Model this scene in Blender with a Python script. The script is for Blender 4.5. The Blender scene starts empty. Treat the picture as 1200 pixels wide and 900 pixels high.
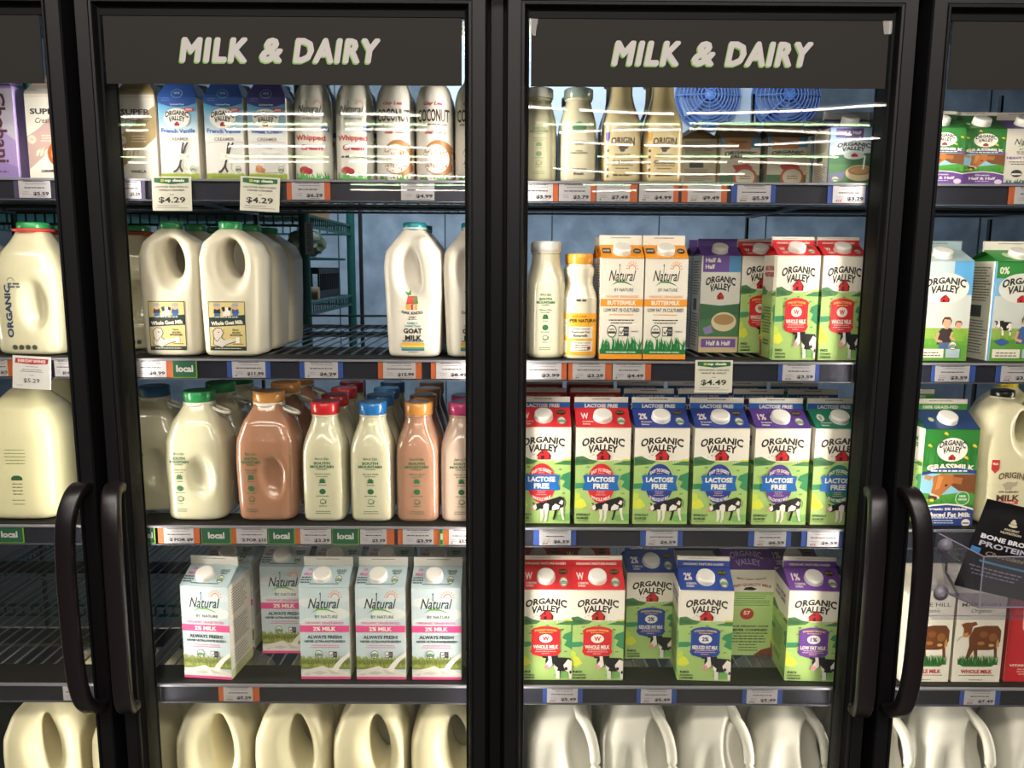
import bpy, bmesh, math, random
import numpy as np
from mathutils import Vector, Matrix
from mathutils.bvhtree import BVHTree
from mathutils.geometry import tessellate_polygon

# ---------------------------------------------------------------- camera
S = bpy.context.scene
COL = S.collection
FOC = 930.0
CAM = np.array([.0228, -1.236, 1.5])
PITCH, YAW, ROLL = .1485, .0024, .0061
_cy, _sy, _c, _s = math.cos(YAW), math.sin(YAW), math.cos(PITCH), math.sin(PITCH)
FW = np.array([_sy*_c, _cy*_c, -_s]); UP = np.array([_sy*_s, _cy*_s, _c]); RT = np.array([_cy, -_sy, 0])
_cr, _sr = math.cos(ROLL), math.sin(ROLL)
RT, UP = RT*_cr + UP*_sr, -RT*_sr + UP*_cr
cd = bpy.data.cameras.new('camera'); cam = bpy.data.objects.new('camera', cd); COL.objects.link(cam)
cd.sensor_width = 36; cd.lens = 36*FOC/1200; cd.clip_start = .02
M = Matrix.Identity(4)
for i in range(3):
    M[i][0], M[i][1], M[i][2], M[i][3] = RT[i], UP[i], -FW[i], CAM[i]
cam.matrix_world = M
S.camera = cam

def at(px, py, Y):
    d = FW + RT*(px-600)/FOC - UP*(py-450)/FOC
    return CAM + d*((Y-CAM[1])/d[1])
def X(px, z, Y):
    """x of the point at height z and depth Y seen in image column px"""
    a = (px-600)/FOC; dy, dz = Y-CAM[1], z-CAM[2]
    n = RT - a*FW
    return float(CAM[0] - (n[1]*dy + n[2]*dz)/n[0])

# ---------------------------------------------------------------- world and light
S.view_settings.view_transform = 'Standard'; S.view_settings.look = 'None'
S.view_settings.gamma = 1; S.view_settings.use_curve_mapping = False
S.view_settings.exposure = 0.0
try:
    S.cycles.transparent_max_bounces = 32
    S.cycles.max_bounces = 8
except Exception: pass
W = bpy.data.worlds.new('world'); S.world = W; W.use_nodes = True
W.node_tree.nodes['Background'].inputs[0].default_value = (.5, .55, .6, 1)
W.node_tree.nodes['Background'].inputs[1].default_value = .02

def area(name, loc, target, sx, sy, power, color):
    l = bpy.data.lights.new(name, 'AREA'); l.shape = 'RECTANGLE'; l.size = sx; l.size_y = sy
    l.energy = power; l.color = color
    o = bpy.data.objects.new(name, l); COL.objects.link(o); o.location = loc
    o.rotation_euler = (Vector(target)-Vector(loc)).to_track_quat('-Z', 'Y').to_euler()
    return o
area('aisle_lamp', (0, -1.7, 2.93), (0, -.1, .8), 4.4, .5, 98, (1, .925, .84))
area('added_front_fill', (0, -3.6, 2.93), (0, -.2, .5), 4.6, .3, 70, (1, .925, .84))  # added fill lamp lifting the lower rows; its reflection hides behind the signs
area('walk_in_lamp', (-.1, 1.6, 2.55), (.1, 2.9, 1.6), 2.6, .25, 45, (.72, .86, 1))
LED_POWER = 2.0
LAMP_W = 1.7
TUBE_L = 36.0

# ---------------------------------------------------------------- materials
_m = {}
def lin(h):
    h = h.lstrip('#'); h = ''.join(c*2 for c in h) if len(h) == 3 else h; r = []
    for i in (0, 2, 4):
        c = int(h[i:i+2], 16)/255
        r.append(c/12.92 if c <= .04045 else ((c+.055)/1.055)**2.4)
    return (*r, 1)
def mat(h, rough=.42, metal=0, coat=0, bump=0, bscale=60, spec=.5, sss=0):
    k = (h, rough, metal, coat, bump, bscale, spec, sss)
    if k in _m: return _m[k]
    m = bpy.data.materials.new('surface_'+h.strip('#')); m.use_nodes = True
    nt = m.node_tree; b = nt.nodes['Principled BSDF']
    b.inputs['Base Color'].default_value = lin(h); b.inputs['Roughness'].default_value = rough
    b.inputs['Metallic'].default_value = metal; b.inputs['Coat Weight'].default_value = coat
    b.inputs['Coat Roughness'].default_value = .06
    b.inputs['Specular IOR Level'].default_value = spec
    if sss:
        b.inputs['Subsurface Weight'].default_value = sss
        b.inputs['Subsurface Scale'].default_value = .02
        b.inputs['Subsurface Radius'].default_value = (1, .9, .6)
    if bump:
        n = nt.nodes.new('ShaderNodeTexNoise'); n.inputs['Scale'].default_value = bscale; n.inputs['Detail'].default_value = 4
        tc = nt.nodes.new('ShaderNodeTexCoord'); nt.links.new(tc.outputs['Object'], n.inputs['Vector'])
        bp = nt.nodes.new('ShaderNodeBump'); bp.inputs['Strength'].default_value = bump; bp.inputs['Distance'].default_value = .01
        nt.links.new(n.outputs['Fac'], bp.inputs['Height']); nt.links.new(bp.outputs[0], b.inputs['Normal'])
    _m[k] = m; return m
def clear(name, tint, r0, rough=0.0, edge=.7, haze=0.0):
    """thin clear sheet: see-through with a mirror share that grows at grazing angles"""
    m = bpy.data.materials.new(name); m.use_nodes = True; nt = m.node_tree; nt.nodes.clear()
    out = nt.nodes.new('ShaderNodeOutputMaterial'); t = nt.nodes.new('ShaderNodeBsdfTransparent'); g = nt.nodes.new('ShaderNodeBsdfGlossy')
    t.inputs[0].default_value = (*tint, 1); g.inputs['Roughness'].default_value = rough
    lw = nt.nodes.new('ShaderNodeLayerWeight'); lw.inputs[0].default_value = .5
    p = nt.nodes.new('ShaderNodeMath'); p.operation = 'POWER'; p.inputs[1].default_value = 5; nt.links.new(lw.outputs['Facing'], p.inputs[0])
    q = nt.nodes.new('ShaderNodeMath'); q.operation = 'MULTIPLY_ADD'; q.inputs[1].default_value = edge; q.inputs[2].default_value = r0
    nt.links.new(p.outputs[0], q.inputs[0])
    mx = nt.nodes.new('ShaderNodeMixShader'); nt.links.new(q.outputs[0], mx.inputs[0]); nt.links.new(t.outputs[0], mx.inputs[1]); nt.links.new(g.outputs[0], mx.inputs[2])
    last = mx
    if haze:
        d = nt.nodes.new('ShaderNodeBsdfDiffuse'); d.inputs[0].default_value = (.8, .8, .85, 1)
        m2 = nt.nodes.new('ShaderNodeMixShader'); m2.inputs[0].default_value = haze
        nt.links.new(mx.outputs[0], m2.inputs[1]); nt.links.new(d.outputs[0], m2.inputs[2]); last = m2
    nt.links.new(last.outputs[0], out.inputs[0]); return m
def emit(name, c, s):
    m = bpy.data.materials.new(name); m.use_nodes = True; nt = m.node_tree; nt.nodes.clear()
    o = nt.nodes.new('ShaderNodeOutputMaterial'); e = nt.nodes.new('ShaderNodeEmission')
    e.inputs[0].default_value = (*c, 1); e.inputs[1].default_value = s; nt.links.new(e.outputs[0], o.inputs[0]); return m
def frost_mat(name, a, b, scale, rough=.6):
    m = bpy.data.materials.new(name); m.use_nodes = True; nt = m.node_tree; p = nt.nodes['Principled BSDF']
    n = nt.nodes.new('ShaderNodeTexNoise'); n.inputs['Scale'].default_value = scale; n.inputs['Detail'].default_value = 6
    tc = nt.nodes.new('ShaderNodeTexCoord'); nt.links.new(tc.outputs['Object'], n.inputs['Vector'])
    r = nt.nodes.new('ShaderNodeValToRGB'); r.color_ramp.elements[0].position = .35; r.color_ramp.elements[1].position = .7
    r.color_ramp.elements[0].color = lin(a); r.color_ramp.elements[1].color = lin(b)
    nt.links.new(n.outputs['Fac'], r.inputs[0]); nt.links.new(r.outputs[0], p.inputs['Base Color']); p.inputs['Roughness'].default_value = rough
    return m

# ---------------------------------------------------------------- mesh helpers
class MB:
    def __init__(s): s.v = []; s.f = []; s.m = []; s.s = []; s.mats = []
    def mi(s, m):
        if m not in s.mats: s.mats.append(m)
        return s.mats.index(m)
    def add(s, vs, fs, m, smooth=False):
        b = len(s.v); i = s.mi(m); s.v += [tuple(v) for v in vs]
        for f in fs: s.f.append([b+k for k in f]); s.m.append(i); s.s.append(smooth)
        return s
    def box(s, a, b, m, bev=0):
        (x0, y0, z0), (x1, y1, z1) = a, b
        if bev:
            bm = bmesh.new(); bmesh.ops.create_cube(bm, size=1)
            for v in bm.verts: v.co = Vector(((x0+x1)/2+v.co.x*(x1-x0), (y0+y1)/2+v.co.y*(y1-y0), (z0+z1)/2+v.co.z*(z1-z0)))
            bmesh.ops.bevel(bm, geom=bm.edges[:], offset=bev, segments=2, affect='EDGES', profile=.5)
            s.frombm(bm, m, True); bm.free(); return s
        v = [(x, y, z) for x in (x0, x1) for y in (y0, y1) for z in (z0, z1)]
        return s.add(v, [(0,1,3,2),(4,6,7,5),(0,4,5,1),(2,3,7,6),(0,2,6,4),(1,5,7,3)], m)
    def frombm(s, bm, m, smooth=False):
        bm.verts.index_update(); return s.add([v.co[:] for v in bm.verts], [[v.index for v in f.verts] for f in bm.faces], m, smooth)
    def loft(s, rings, m, smooth=True, cap0=True, cap1=True):
        n = len(rings[0]); b = [p for r in rings for p in r]; f = []
        for i in range(len(rings)-1):
            for k in range(n): f.append((i*n+k, i*n+(k+1) % n, (i+1)*n+(k+1) % n, (i+1)*n+k))
        s.add(b, f, m, smooth)
        if cap0: s.add(rings[0], [list(range(n))[::-1]], m)
        if cap1: s.add(rings[-1], [list(range(n))], m)
        return s
    def lathe(s, prof, m, n=32, c=(0, 0, 0), smooth=True, cap0=True, cap1=True, ridges=0, ramp=0):
        R = []
        for (r, z) in prof:
            R.append([(c[0]+(r+(ramp*(k % 2) if ridges and r > .7*max(p[0] for p in prof) else 0))*math.cos(2*math.pi*k/n), c[1]+(r+(ramp*(k % 2) if ridges and r > .7*max(p[0] for p in prof) else 0))*math.sin(2*math.pi*k/n), c[2]+z) for k in range(n)])
        return s.loft(R, m, smooth, cap0, cap1)
    def tube(s, pts, r, m, n=8, closed=False, flat=1.0):
        P = [Vector(p) for p in pts]; R = []; up = Vector((0, 0, 1)); N = len(P)
        for i, p in enumerate(P):
            a = P[(i-1) % N] if (i or closed) else p; b = P[(i+1) % N] if (i < N-1 or closed) else p
            t = (b-a).normalized(); side = t.cross(up)
            if side.length < .05: side = t.cross(Vector((0, 1, 0)))
            side.normalize(); u2 = side.cross(t)
            rr = r[i] if isinstance(r, (list, tuple)) else r
            R.append([tuple(p + side*(rr*math.cos(2*math.pi*k/n)) + u2*(rr*flat*math.sin(2*math.pi*k/n))) for k in range(n)])
        if closed:
            R.append(R[0]); return s.loft(R, m, True, False, False)
        return s.loft(R, m)
    def prism(s, poly, y0, y1, m, smooth=False):
        n = len(poly); v = [(x, y0, z) for x, z in poly]+[(x, y1, z) for x, z in poly]
        s.add(v, [(k, k+n, (k+1) % n+n, (k+1) % n) for k in range(n)], m, smooth)
        t = tessellate_polygon([[Vector((x, z, 0)) for x, z in poly]])
        s.add([(x, y0, z) for x, z in poly], [list(a) for a in t], m); s.add([(x, y1, z) for x, z in poly], [list(a)[::-1] for a in t], m)
        return s
    def build(s, name, parent=None, loc=(0, 0, 0), rot=None):
        me = bpy.data.meshes.new(name); me.from_pydata(s.v, [], s.f)
        for m in s.mats: me.materials.append(m)
        me.polygons.foreach_set('material_index', s.m); me.polygons.foreach_set('use_smooth', s.s); me.update()
        o = bpy.data.objects.new(name, me); COL.objects.link(o); o.location = loc
        if rot: o.rotation_euler = rot
        if parent: o.parent = parent
        return o
    def bvh(s): return BVHTree.FromPolygons([Vector(v) for v in s.v], s.f)

def tag(o, label=None, cat=None, group=None, kind=None):
    if label: o['label'] = label
    if cat: o['category'] = cat
    if group: o['group'] = group
    if kind: o['kind'] = kind
    return o
def empty(name, loc=(0, 0, 0), rz=0):
    o = bpy.data.objects.new(name, None); COL.objects.link(o); o.location = loc; o.rotation_euler.z = rz; o.empty_display_size = .02; return o
KIDS = {}
def copy_tree(o, parent=None):
    c = o.copy(); COL.objects.link(c)
    if parent: c.parent = parent
    for ch in [x for x in S.objects if x.parent == o]: copy_tree(ch, c)
    return c

# ---------------------------------------------------------------- printed art
_tx = {}
def glyphs(t, shear=0, off=0, res=2, sp=1.0):
    off = round(min(off, .042), 3); k = (t, shear, off, res, sp)
    if k in _tx: return _tx[k]
    c = bpy.data.curves.new('t', 'FONT'); c.body = t; c.resolution_u = res; c.shear = shear; c.size = 1; c.space_character = sp; c.offset = off
    o = bpy.data.objects.new('t', c); COL.objects.link(o)
    me = bpy.data.meshes.new_from_object(o.evaluated_get(bpy.context.evaluated_depsgraph_get()))
    v = [(a.co.x, a.co.y) for a in me.vertices]; f = [list(p.vertices) for p in me.polygons]
    bpy.data.objects.remove(o); bpy.data.meshes.remove(me)
    _tx[k] = (v, f); return _tx[k]
def T(t, cx, cy, w, h, col, bold=0, shear=0, arc=0, grow=0, rot=0, fat=0, sp=1.0):
    v, f = glyphs(t, shear, bold/h*.62, 2, sp)
    if not v: return ([], [], col)
    x0 = min(a[0] for a in v); x1 = max(a[0] for a in v); y0 = min(a[1] for a in v); y1 = max(a[1] for a in v)
    sx, sy = w/(x1-x0), h/(y1-y0); mx, my = (x0+x1)/2, (y0+y1)/2
    V, F = [], []
    offs = [(0, 0)]+([(fat*math.cos(a), fat*math.sin(a)) for a in np.linspace(0, 2*math.pi, 10, endpoint=False)] if fat else [])
    cr, sr = math.cos(rot), math.sin(rot)
    for ox, oy in offs:
        b = len(V)
        for (x, y) in v:
            X_, Y_ = (x-mx)*sx+ox, (y-my)*sy+oy; t_ = 2*X_/w
            Y_ = Y_*(1+grow*t_*t_) + arc*(-t_*t_)
            V.append((cx+X_*cr-Y_*sr, cy+X_*sr+Y_*cr, b/len(v)*4e-6))
        F += [[b+i for i in q] for q in f]
    return (V, F, col)
def P(pts, col):
    t = tessellate_polygon([[Vector((x, y, 0)) for x, y in pts]]); return (list(pts), [list(a) for a in t], col)
def R(x0, y0, x1, y1, col): return ([(x0, y0), (x1, y0), (x1, y1), (x0, y1)], [[0, 1, 2, 3]], col)
def E(cx, cy, rx, ry, col, n=24): return P([(cx+rx*math.cos(2*math.pi*k/n), cy+ry*math.sin(2*math.pi*k/n)) for k in range(n)], col)
def RING(cx, cy, r0, r1, col, a0=0, a1=360, n=24, sy=1):
    V = []; F = []
    for k in range(n+1):
        a = math.radians(a0+(a1-a0)*k/n)
        V += [(cx+r0*math.cos(a), cy+r0*sy*math.sin(a)), (cx+r1*math.cos(a), cy+r1*sy*math.sin(a))]
        if k: F.append([2*k-2, 2*k-1, 2*k+1, 2*k])
    return (V, F, col)
def LN(pts, w, col):
    V = []; F = []
    for (x0, y0), (x1, y1) in zip(pts, pts[1:]):
        L = math.hypot(x1-x0, y1-y0) or 1; nx, ny = -(y1-y0)/L*w/2, (x1-x0)/L*w/2; b = len(V)
        q = len(F)*2e-6
        V += [(x0+nx, y0+ny, q), (x0-nx, y0-ny, q), (x1-nx, y1-ny, q), (x1+nx, y1+ny, q)]; F.append([b, b+1, b+2, b+3])
    return (V, F, col)
def TEXTROWS(cx, y0, w, n, dy, h, col, seed=1, left=False):
    rr = random.Random(seed); V = []; F = []
    for i in range(n):
        wi = w*rr.uniform(.72, 1); x = cx-(w if left else wi)/2; e = x+wi; y = y0-i*dy
        while x < e:
            l = min(e-x, h*rr.uniform(1.5, 4.5)); b = len(V)
            V += [(x, y), (x+l, y), (x+l, y+h), (x, y+h)]; F.append([b, b+1, b+2, b+3]); x += l+h*.7
    return (V, F, col)
def XF(items, sx=1, sy=1, dx=0, dy=0, rot=0):
    c, s = math.cos(rot), math.sin(rot); o = []
    for V, F, col in items:
        o.append(([(dx+(p[0]*sx*c-p[1]*sy*s), dy+(p[0]*sx*s+p[1]*sy*c))+tuple(p[2:]) for p in V], F, col))
    return o
def CLIP(items, w=50):
    return [([(max(-w, min(w, p[0])), p[1])+tuple(p[2:]) for p in V], F, c) for V, F, c in items]
def print_on(mb, items, proj, maxlen=0, base=.00012, step=.00003, rough=.42, coat=0, smooth=False):
    """lay flat printed shapes on a surface, each a hair above the one before"""
    for i, (V, F, col) in enumerate(items):
        if not F: continue
        m = col if not isinstance(col, str) else mat(col, rough, coat=coat)
        V = list(V); F = [list(f) for f in F]
        if maxlen:
            tri = []
            for f in F:
                for k in range(1, len(f)-1): tri.append((f[0], f[k], f[k+1]))
            cache = {}; out = []; st = tri
            while st:
                a, b, c = st.pop(); D2 = lambda i, j: math.hypot(V[i][0]-V[j][0], V[i][1]-V[j][1]); L = sorted([(D2(a, b), a, b, c), (D2(b, c), b, c, a), (D2(c, a), c, a, b)])[-1]
                if L[0] > maxlen:
                    _, p, q, r = L; k = (min(p, q), max(p, q))
                    if k not in cache: V.append(((V[p][0]+V[q][0])/2, (V[p][1]+V[q][1])/2, V[p][2] if len(V[p]) > 2 else 0)); cache[k] = len(V)-1
                    mm = cache[k]; st += [(p, mm, r), (mm, q, r)]
                else: out.append([a, b, c])
            F = out
        W3 = [proj(p[0], p[1], base+step*i+(p[2] if len(p) > 2 else 0)) for p in V]
        F = [f for f in F if all(W3[k] is not None for k in f)]
        mb.add([w or (0, 0, 0) for w in W3], F, m, smooth)
def ray_proj(bvh, k=.001, d=(0, 1, 0), cx=0, cz=0):
    """projector in millimetres onto a curved body seen along d"""
    def f(u, v, off):
        if abs(d[1]) > .5: o = Vector((cx+u*k*d[1], -d[1]*.5, cz+v*k))
        else: o = Vector((-d[0]*.5, -d[0]*u*k, cz+v*k))
        h = bvh.ray_cast(o, Vector(d))
        if h[0] is None: return None
        n = h[1] if h[1].dot(Vector(d)) < 0 else -h[1]
        return tuple(h[0]+n*(off+.0002))
    return f

# ---------------------------------------------------------------- blow-moulded jugs from an implicit field
def surface_nets(fn, lo, hi, step):
    ax = [np.arange(lo[i], hi[i]+step, step) for i in range(3)]
    Xg, Yg, Zg = np.meshgrid(*ax, indexing='ij'); v = fn(Xg, Yg, Zg); n = v.shape
    ins = v < 0; cn = tuple(k-1 for k in n)
    cs = [(i, j, k) for i in (0, 1) for j in (0, 1) for k in (0, 1)]
    sl = lambda a, c: a[c[0]:c[0]+cn[0], c[1]:c[1]+cn[1], c[2]:c[2]+cn[2]]
    cnt = sum(sl(ins, c).astype(int) for c in cs); act = (cnt > 0) & (cnt < 8)
    acc = np.zeros(cn+(3,)); num = np.zeros(cn)
    for a in cs:
        for d in range(3):
            if a[d]: continue
            b = list(a); b[d] = 1; va, vb = sl(v, a), sl(v, b); x = (sl(ins, a) != sl(ins, b))
            with np.errstate(divide='ignore', invalid='ignore'): t = np.where(x, va/(va-vb), 0)
            for e in range(3): acc[..., e] += np.where(x, a[e]+(t if e == d else 0), 0)
            num += x
    idx = -np.ones(cn, int); I = np.argwhere(act); idx[act] = np.arange(len(I))
    vert = np.array([ax[0][0], ax[1][0], ax[2][0]]) + (I+acc[act]/num[act][:, None])*step
    F = []
    for d in range(3):
        e, g = [(1, 2), (2, 0), (0, 1)][d]
        A = [slice(1, -1)]*3; A[d] = slice(0, -1); B = list(A); B[d] = slice(1, None)
        sA = ins[tuple(A)]; sB = ins[tuple(B)]; ch = np.argwhere(sA != sB)
        for c in ch:
            fl = sA[tuple(c)]; p = c.copy(); p[e] += 1; p[g] += 1
            q = []
            for de, dg in ((-1, -1), (0, -1), (0, 0), (-1, 0)):
                r = p.copy(); r[e] += de; r[g] += dg; q.append(idx[tuple(r)])
            if min(q) < 0: continue
            F.append(q if fl else q[::-1])
    F = np.array(F)
    # light smoothing
    for it in range(11):
        s = np.zeros_like(vert); c = np.zeros(len(vert))
        for k in range(4):
            a, b = F[:, k], F[:, (k+1) % 4]
            np.add.at(s, a, vert[b]); np.add.at(c, a, 1)
        vert = vert*.45+.55*s/c[:, None]
    return vert, F
def smin(a, b, k):
    h = np.clip(.5+.5*(b-a)/k, 0, 1); return b*(1-h)+a*h-k*h*(1-h)
def smax(a, b, k): return -smin(-a, -b, k)
def prof(z, pts):
    zs = [p[0] for p in pts]; return [np.interp(z, zs, [p[i] for p in pts]) for i in range(1, len(pts[0]))]
def jug_field(pts, n=5, ops=(), bottom=.006):
    """pts: (z, half width, half depth, centre x)"""
    def fn(x, y, z):
        a, b, c = prof(z, pts); rr = ((np.abs((x-c)/a)**n + np.abs(y/b)**n)**(1/n)-1)*np.minimum(a, b)
        zt = pts[-1][0]
        d = smax(rr, smax(-z, z-zt, .002), .008 if bottom else .001)
        for op in ops: d = op(d, x, y, z)
        return d
    return fn
def hole(cx, cz, rx, rz, tilt=0, k=.008):
    def f(d, x, y, z):
        c, s = math.cos(tilt), math.sin(tilt); u = (x-cx)*c+(z-cz)*s; w = -(x-cx)*s+(z-cz)*c
        e = (np.sqrt((u/rx)**2+(w/rz)**2)-1)*min(rx, rz); return smax(d, -e, k)
    return f
def dish(cx, cy, cz, rx, ry, rz, tilt=0, k=.012, exp=2):
    def f(d, x, y, z):
        c, s = math.cos(tilt), math.sin(tilt); u = (x-cx)*c+(z-cz)*s; w = -(x-cx)*s+(z-cz)*c
        e = ((np.abs(u/rx)**exp+np.abs((y-cy)/ry)**exp+np.abs(w/rz)**exp)**(1/exp)-1)*min(rx, ry, rz); return smax(d, -e, k)
    return f
def bar(p, q, r, k=.01):
    p, q = np.array(p), np.array(q); L = q-p; L2 = L@L
    def f(d, x, y, z):
        t = np.clip(((x-p[0])*L[0]+(y-p[1])*L[1]+(z-p[2])*L[2])/L2, 0, 1)
        e = np.sqrt((x-p[0]-t*L[0])**2+((y-p[1]-t*L[1]))**2+(z-p[2]-t*L[2])**2)-r; return smin(d, e, k)
    return f
def net_mb(fn, lo, hi, step, m):
    v, f = surface_nets(fn, lo, hi, step); return MB().add(v.tolist(), f.tolist(), m, True)

# ================================================================ THE SETTING
def struct(name, mb, parent=None): return tag(mb.build(name, parent), kind='structure')
struct('floor', MB().box((-5, -12, -.05), (5, 4.2, 0), mat('#6d6862', .35)))
struct('ceiling', MB().box((-5, -12, 3.0), (5, .02, 3.06), mat('#8d8880', .8)))
struct('wall_rear_store', MB().box((-5, -12.1, 0), (5, -12, 3.0), mat('#4a4640', .8)))
struct('wall_left', MB().box((-5.1, -12, 0), (-5, 4.2, 3.0), mat('#5b5750', .8)))
struct('wall_right', MB().box((5, -12, 0), (5.1, 4.2, 3.0), mat('#5b5750', .8)))
frost = frost_mat('insulated_panel', '#8b99a8', '#aebccb', 9)
bw = MB().box((-5, 3.3, 0), (5, 3.4, 2.7), frost)
for k in range(-8, 9): bw.box((k*.6-.35, 3.296, 0), (k*.6-.344, 3.3, 2.7), mat('#39424c'))
struct('wall_back', bw)
struct('ceiling_walk_in', MB().box((-5, .02, 2.7), (5, 3.4, 2.76), frost))
FR = mat('#121113', .45, spec=.25); FRD = mat('#060607', .6, spec=.15)
# fascia above and plinth below the doors
struct('wall_front_fascia', MB().box((-5, .0, 1.912), (5, .09, 3.0), FR))
struct('wall_front_plinth', MB().box((-5, .0, 0), (5, .09, .14), FR))

WD, GC, GS = .6075, .030, .020
DOORX = [(-GC/2-WD-GS-WD, -GC/2-WD-GS), (-GC/2-WD, -GC/2), (GC/2, GC/2+WD), (GC/2+WD+GS, GC/2+2*WD+GS)]
struct('wall_front_left', MB().box((-5, 0, .14), (DOORX[0][0]-.01, .09, 1.912), FR))
struct('wall_front_right', MB().box((DOORX[3][1]+.01, 0, .14), (5, .09, 1.912), FR))

# mullions of the case between the doors, each with its lamp housings
LED = emit('led_lens', (1, .95, .86), LED_POWER)
MULX = [DOORX[0][0]-.01, (DOORX[0][1]+DOORX[1][0])/2, 0, (DOORX[2][1]+DOORX[3][0])/2, DOORX[3][1]+.01]
MLAB = ['beyond the left edge of the photo', 'behind the left pair of handles', 'in the middle between the two signed doors', 'behind the right pair of handles', 'beyond the right edge of the photo']
for i, mx in enumerate(MULX):
    e = empty('case_mullion', (mx, .048, .14))
    tag(e, 'black metal case upright '+MLAB[i], 'door mullion', None)
    z0, z1 = 0, 1.77
    MB().box((-.032, 0, z0), (.032, .022, z1), FRD, .002).build('post', e)
    grey = mat('#3a383b', .35)
    MB().box((-.009, -.006, z0), (.009, .0005, z1), FR).build('post_cover', e)
    for sg in (-1, 1):
        if (i == 0 and sg < 0) or (i == 4 and sg > 0): continue
        h = MB().prism([(sg*.022, 0), (sg*.034, 0), (sg*.034, z1-.02), (sg*.022, z1-.02)], .0, .026, FRD)
        hb = h.build('lamp_housing', e, (0, 0, .01))
        s = MB(); a = (sg*.0345, .008, .05); 
        s.add([(sg*.0345, .006, .05), (sg*.027, .0275, .05), (sg*.027, .0275, z1-.08), (sg*.0345, .006, z1-.08)], [(0, 1, 2, 3) if sg < 0 else (3, 2, 1, 0)], LED)
        s.build('lamp_lens', hb)
        MB().box((min(sg*.034, sg*.046), -.0005, .02), (max(sg*.034, sg*.046), .0012, z1-.02), FRD).build('lamp_lip', hb)
        ll = bpy.data.lights.new('mullion_lamp', 'AREA'); ll.shape = 'RECTANGLE'; ll.size = .012; ll.size_y = 1.55; ll.energy = LAMP_W; ll.color = (1, .94, .84); ll.spread = math.radians(95)
        lo = bpy.data.objects.new('mullion_lamp', ll); COL.objects.link(lo); lo.location = (sg*.036, .011, .88); lo.parent = e
        lo.rotation_euler = Vector((sg, .10, 0)).to_track_quat('-Z', 'Y').to_euler()

# ---------------------------------------------------------------- glass doors
GLASS = clear('door_glass', (.992, .990, .986), .018, 0, .5)
GLASS2 = clear('coated_glass', (.985, .985, .975), .018, 0, .5)
for n in GLASS2.node_tree.nodes:
    if n.type == 'BSDF_GLOSSY': n.inputs[0].default_value = (.62, 1, .6, 1)
for n in GLASS.node_tree.nodes:
    if n.type == 'BSDF_GLOSSY': n.inputs[0].default_value = (1, .97, .92, 1)
ZB, ZT = .15, 1.906
def frame_mb(x0, x1, z0, z1):
    pr = [(0, .045), (0, .003), (.002, .0), (.0205, .0), (.0213, .0016), (.0222, .0016), (.0228, -.0012), (.0262, -.0008), (.0272, .002), (.0305, .009), (.033, .0105), (.0345, .045)]
    mb = MB(); v = []
    for t, y in pr: v += [(x0+t, y, z0+t), (x1-t, y, z0+t), (x1-t, y, z1-t), (x0+t, y, z1-t)]
    f = []
    for i in range(len(pr)-1):
        for k in range(4): f.append((4*i+k, 4*i+(k+1) % 4, 4*i+4+(k+1) % 4, 4*i+4+k))
    n = len(pr)-1
    for k in range(4): f.append((4*n+k, 4*n+(k+1) % 4, (k+1) % 4, k))
    mb.add(v, f[:32], FR); return mb.add(v, f[32:], FRD)
def pane(x0, x1, z0, z1, y, t0, t1, m):
    N = 14; mb = MB(); zc = (z0+z1)/2; V = []; F = []
    for s in (0, .003):
        for i in range(N+1):
            for j in range(7):
                x = x0+(x1-x0)*i/N; z = z0+(z1-z0)*j/6; q = 2*(x-x0)/(x1-x0)-1
                V.append((x, y+s+(t0+t1*q*q)*(z-zc), z))
    n = (N+1)*7
    for i in range(N):
        for j in range(6):
            a = i*7+j; F.append((a, a+7, a+8, a+1)); F.append((n+a, n+a+1, n+a+8, n+a+7))
    mb.add(V, F, m, True); E_ = []
    for i in range(N): E_ += [(i*7, n+i*7, n+i*7+7, i*7+7), (i*7+6, i*7+13, n+i*7+13, n+i*7+6)]
    for j in range(6): E_ += [(j, j+1, n+j+1, n+j), (N*7+j, n+N*7+j, n+N*7+j+1, N*7+j+1)]
    return mb.add(V, E_, m)
def bez(pts, n=10):
    P_ = [Vector(p) for p in pts]; out = []; Q = [P_[0]*2-P_[1]]+P_+[P_[-1]*2-P_[-2]]
    for i in range(1, len(Q)-2):
        for k in range(n):
            t = k/n; a, b, c, d = Q[i-1:i+3]
            out.append(.5*((2*b)+(c-a)*t+(2*a-5*b+4*c-d)*t*t+(3*b-a-3*c+d)*t**3))
    out.append(P_[-1]); return out
HM = mat('#181215', .32, bump=.04, bscale=500)
def handle_mb(sg):
    """D-shaped pull bar; sg: side of the door it bows towards"""
    mb = MB(); z0, z1 = .770, 1.150
    path = bez([(0, -.001, z1-.006), (sg*.001, -.014, z1-.004), (sg*.004, -.030, z1-.016), (sg*.009, -.044, z1-.05), (sg*.011, -.050, z1-.11), (sg*.011, -.051, (z0+z1)/2), (sg*.010, -.049, z0+.09), (sg*.007, -.042, z0+.035), (sg*.003, -.026, z0+.008), (0, -.012, z0+.001), (0, -.001, z0+.001)], 6)
    R_ = []
    for i, p in enumerate(path):
        a = path[max(i-1, 0)]; b = path[min(i+1, len(path)-1)]; t = (b-a).normalized(); side = Vector((1, 0, 0)); side = (side-t*side.dot(t)).normalized(); nn = t.cross(side)
        w, h, r = .0140, .0085, 5
        ring = []
        for k in range(20):
            q = 2*math.pi*k/20; c, s = math.cos(q), math.sin(q)
            ring.append(tuple(p+side*(w*math.copysign(abs(c)**.35, c))+nn*(h*math.copysign(abs(s)**.45, s))))
        R_.append(ring)
    return mb.loft(R_, HM)
SIGN = mat('#221f1c', .7, spec=.25); 
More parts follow.
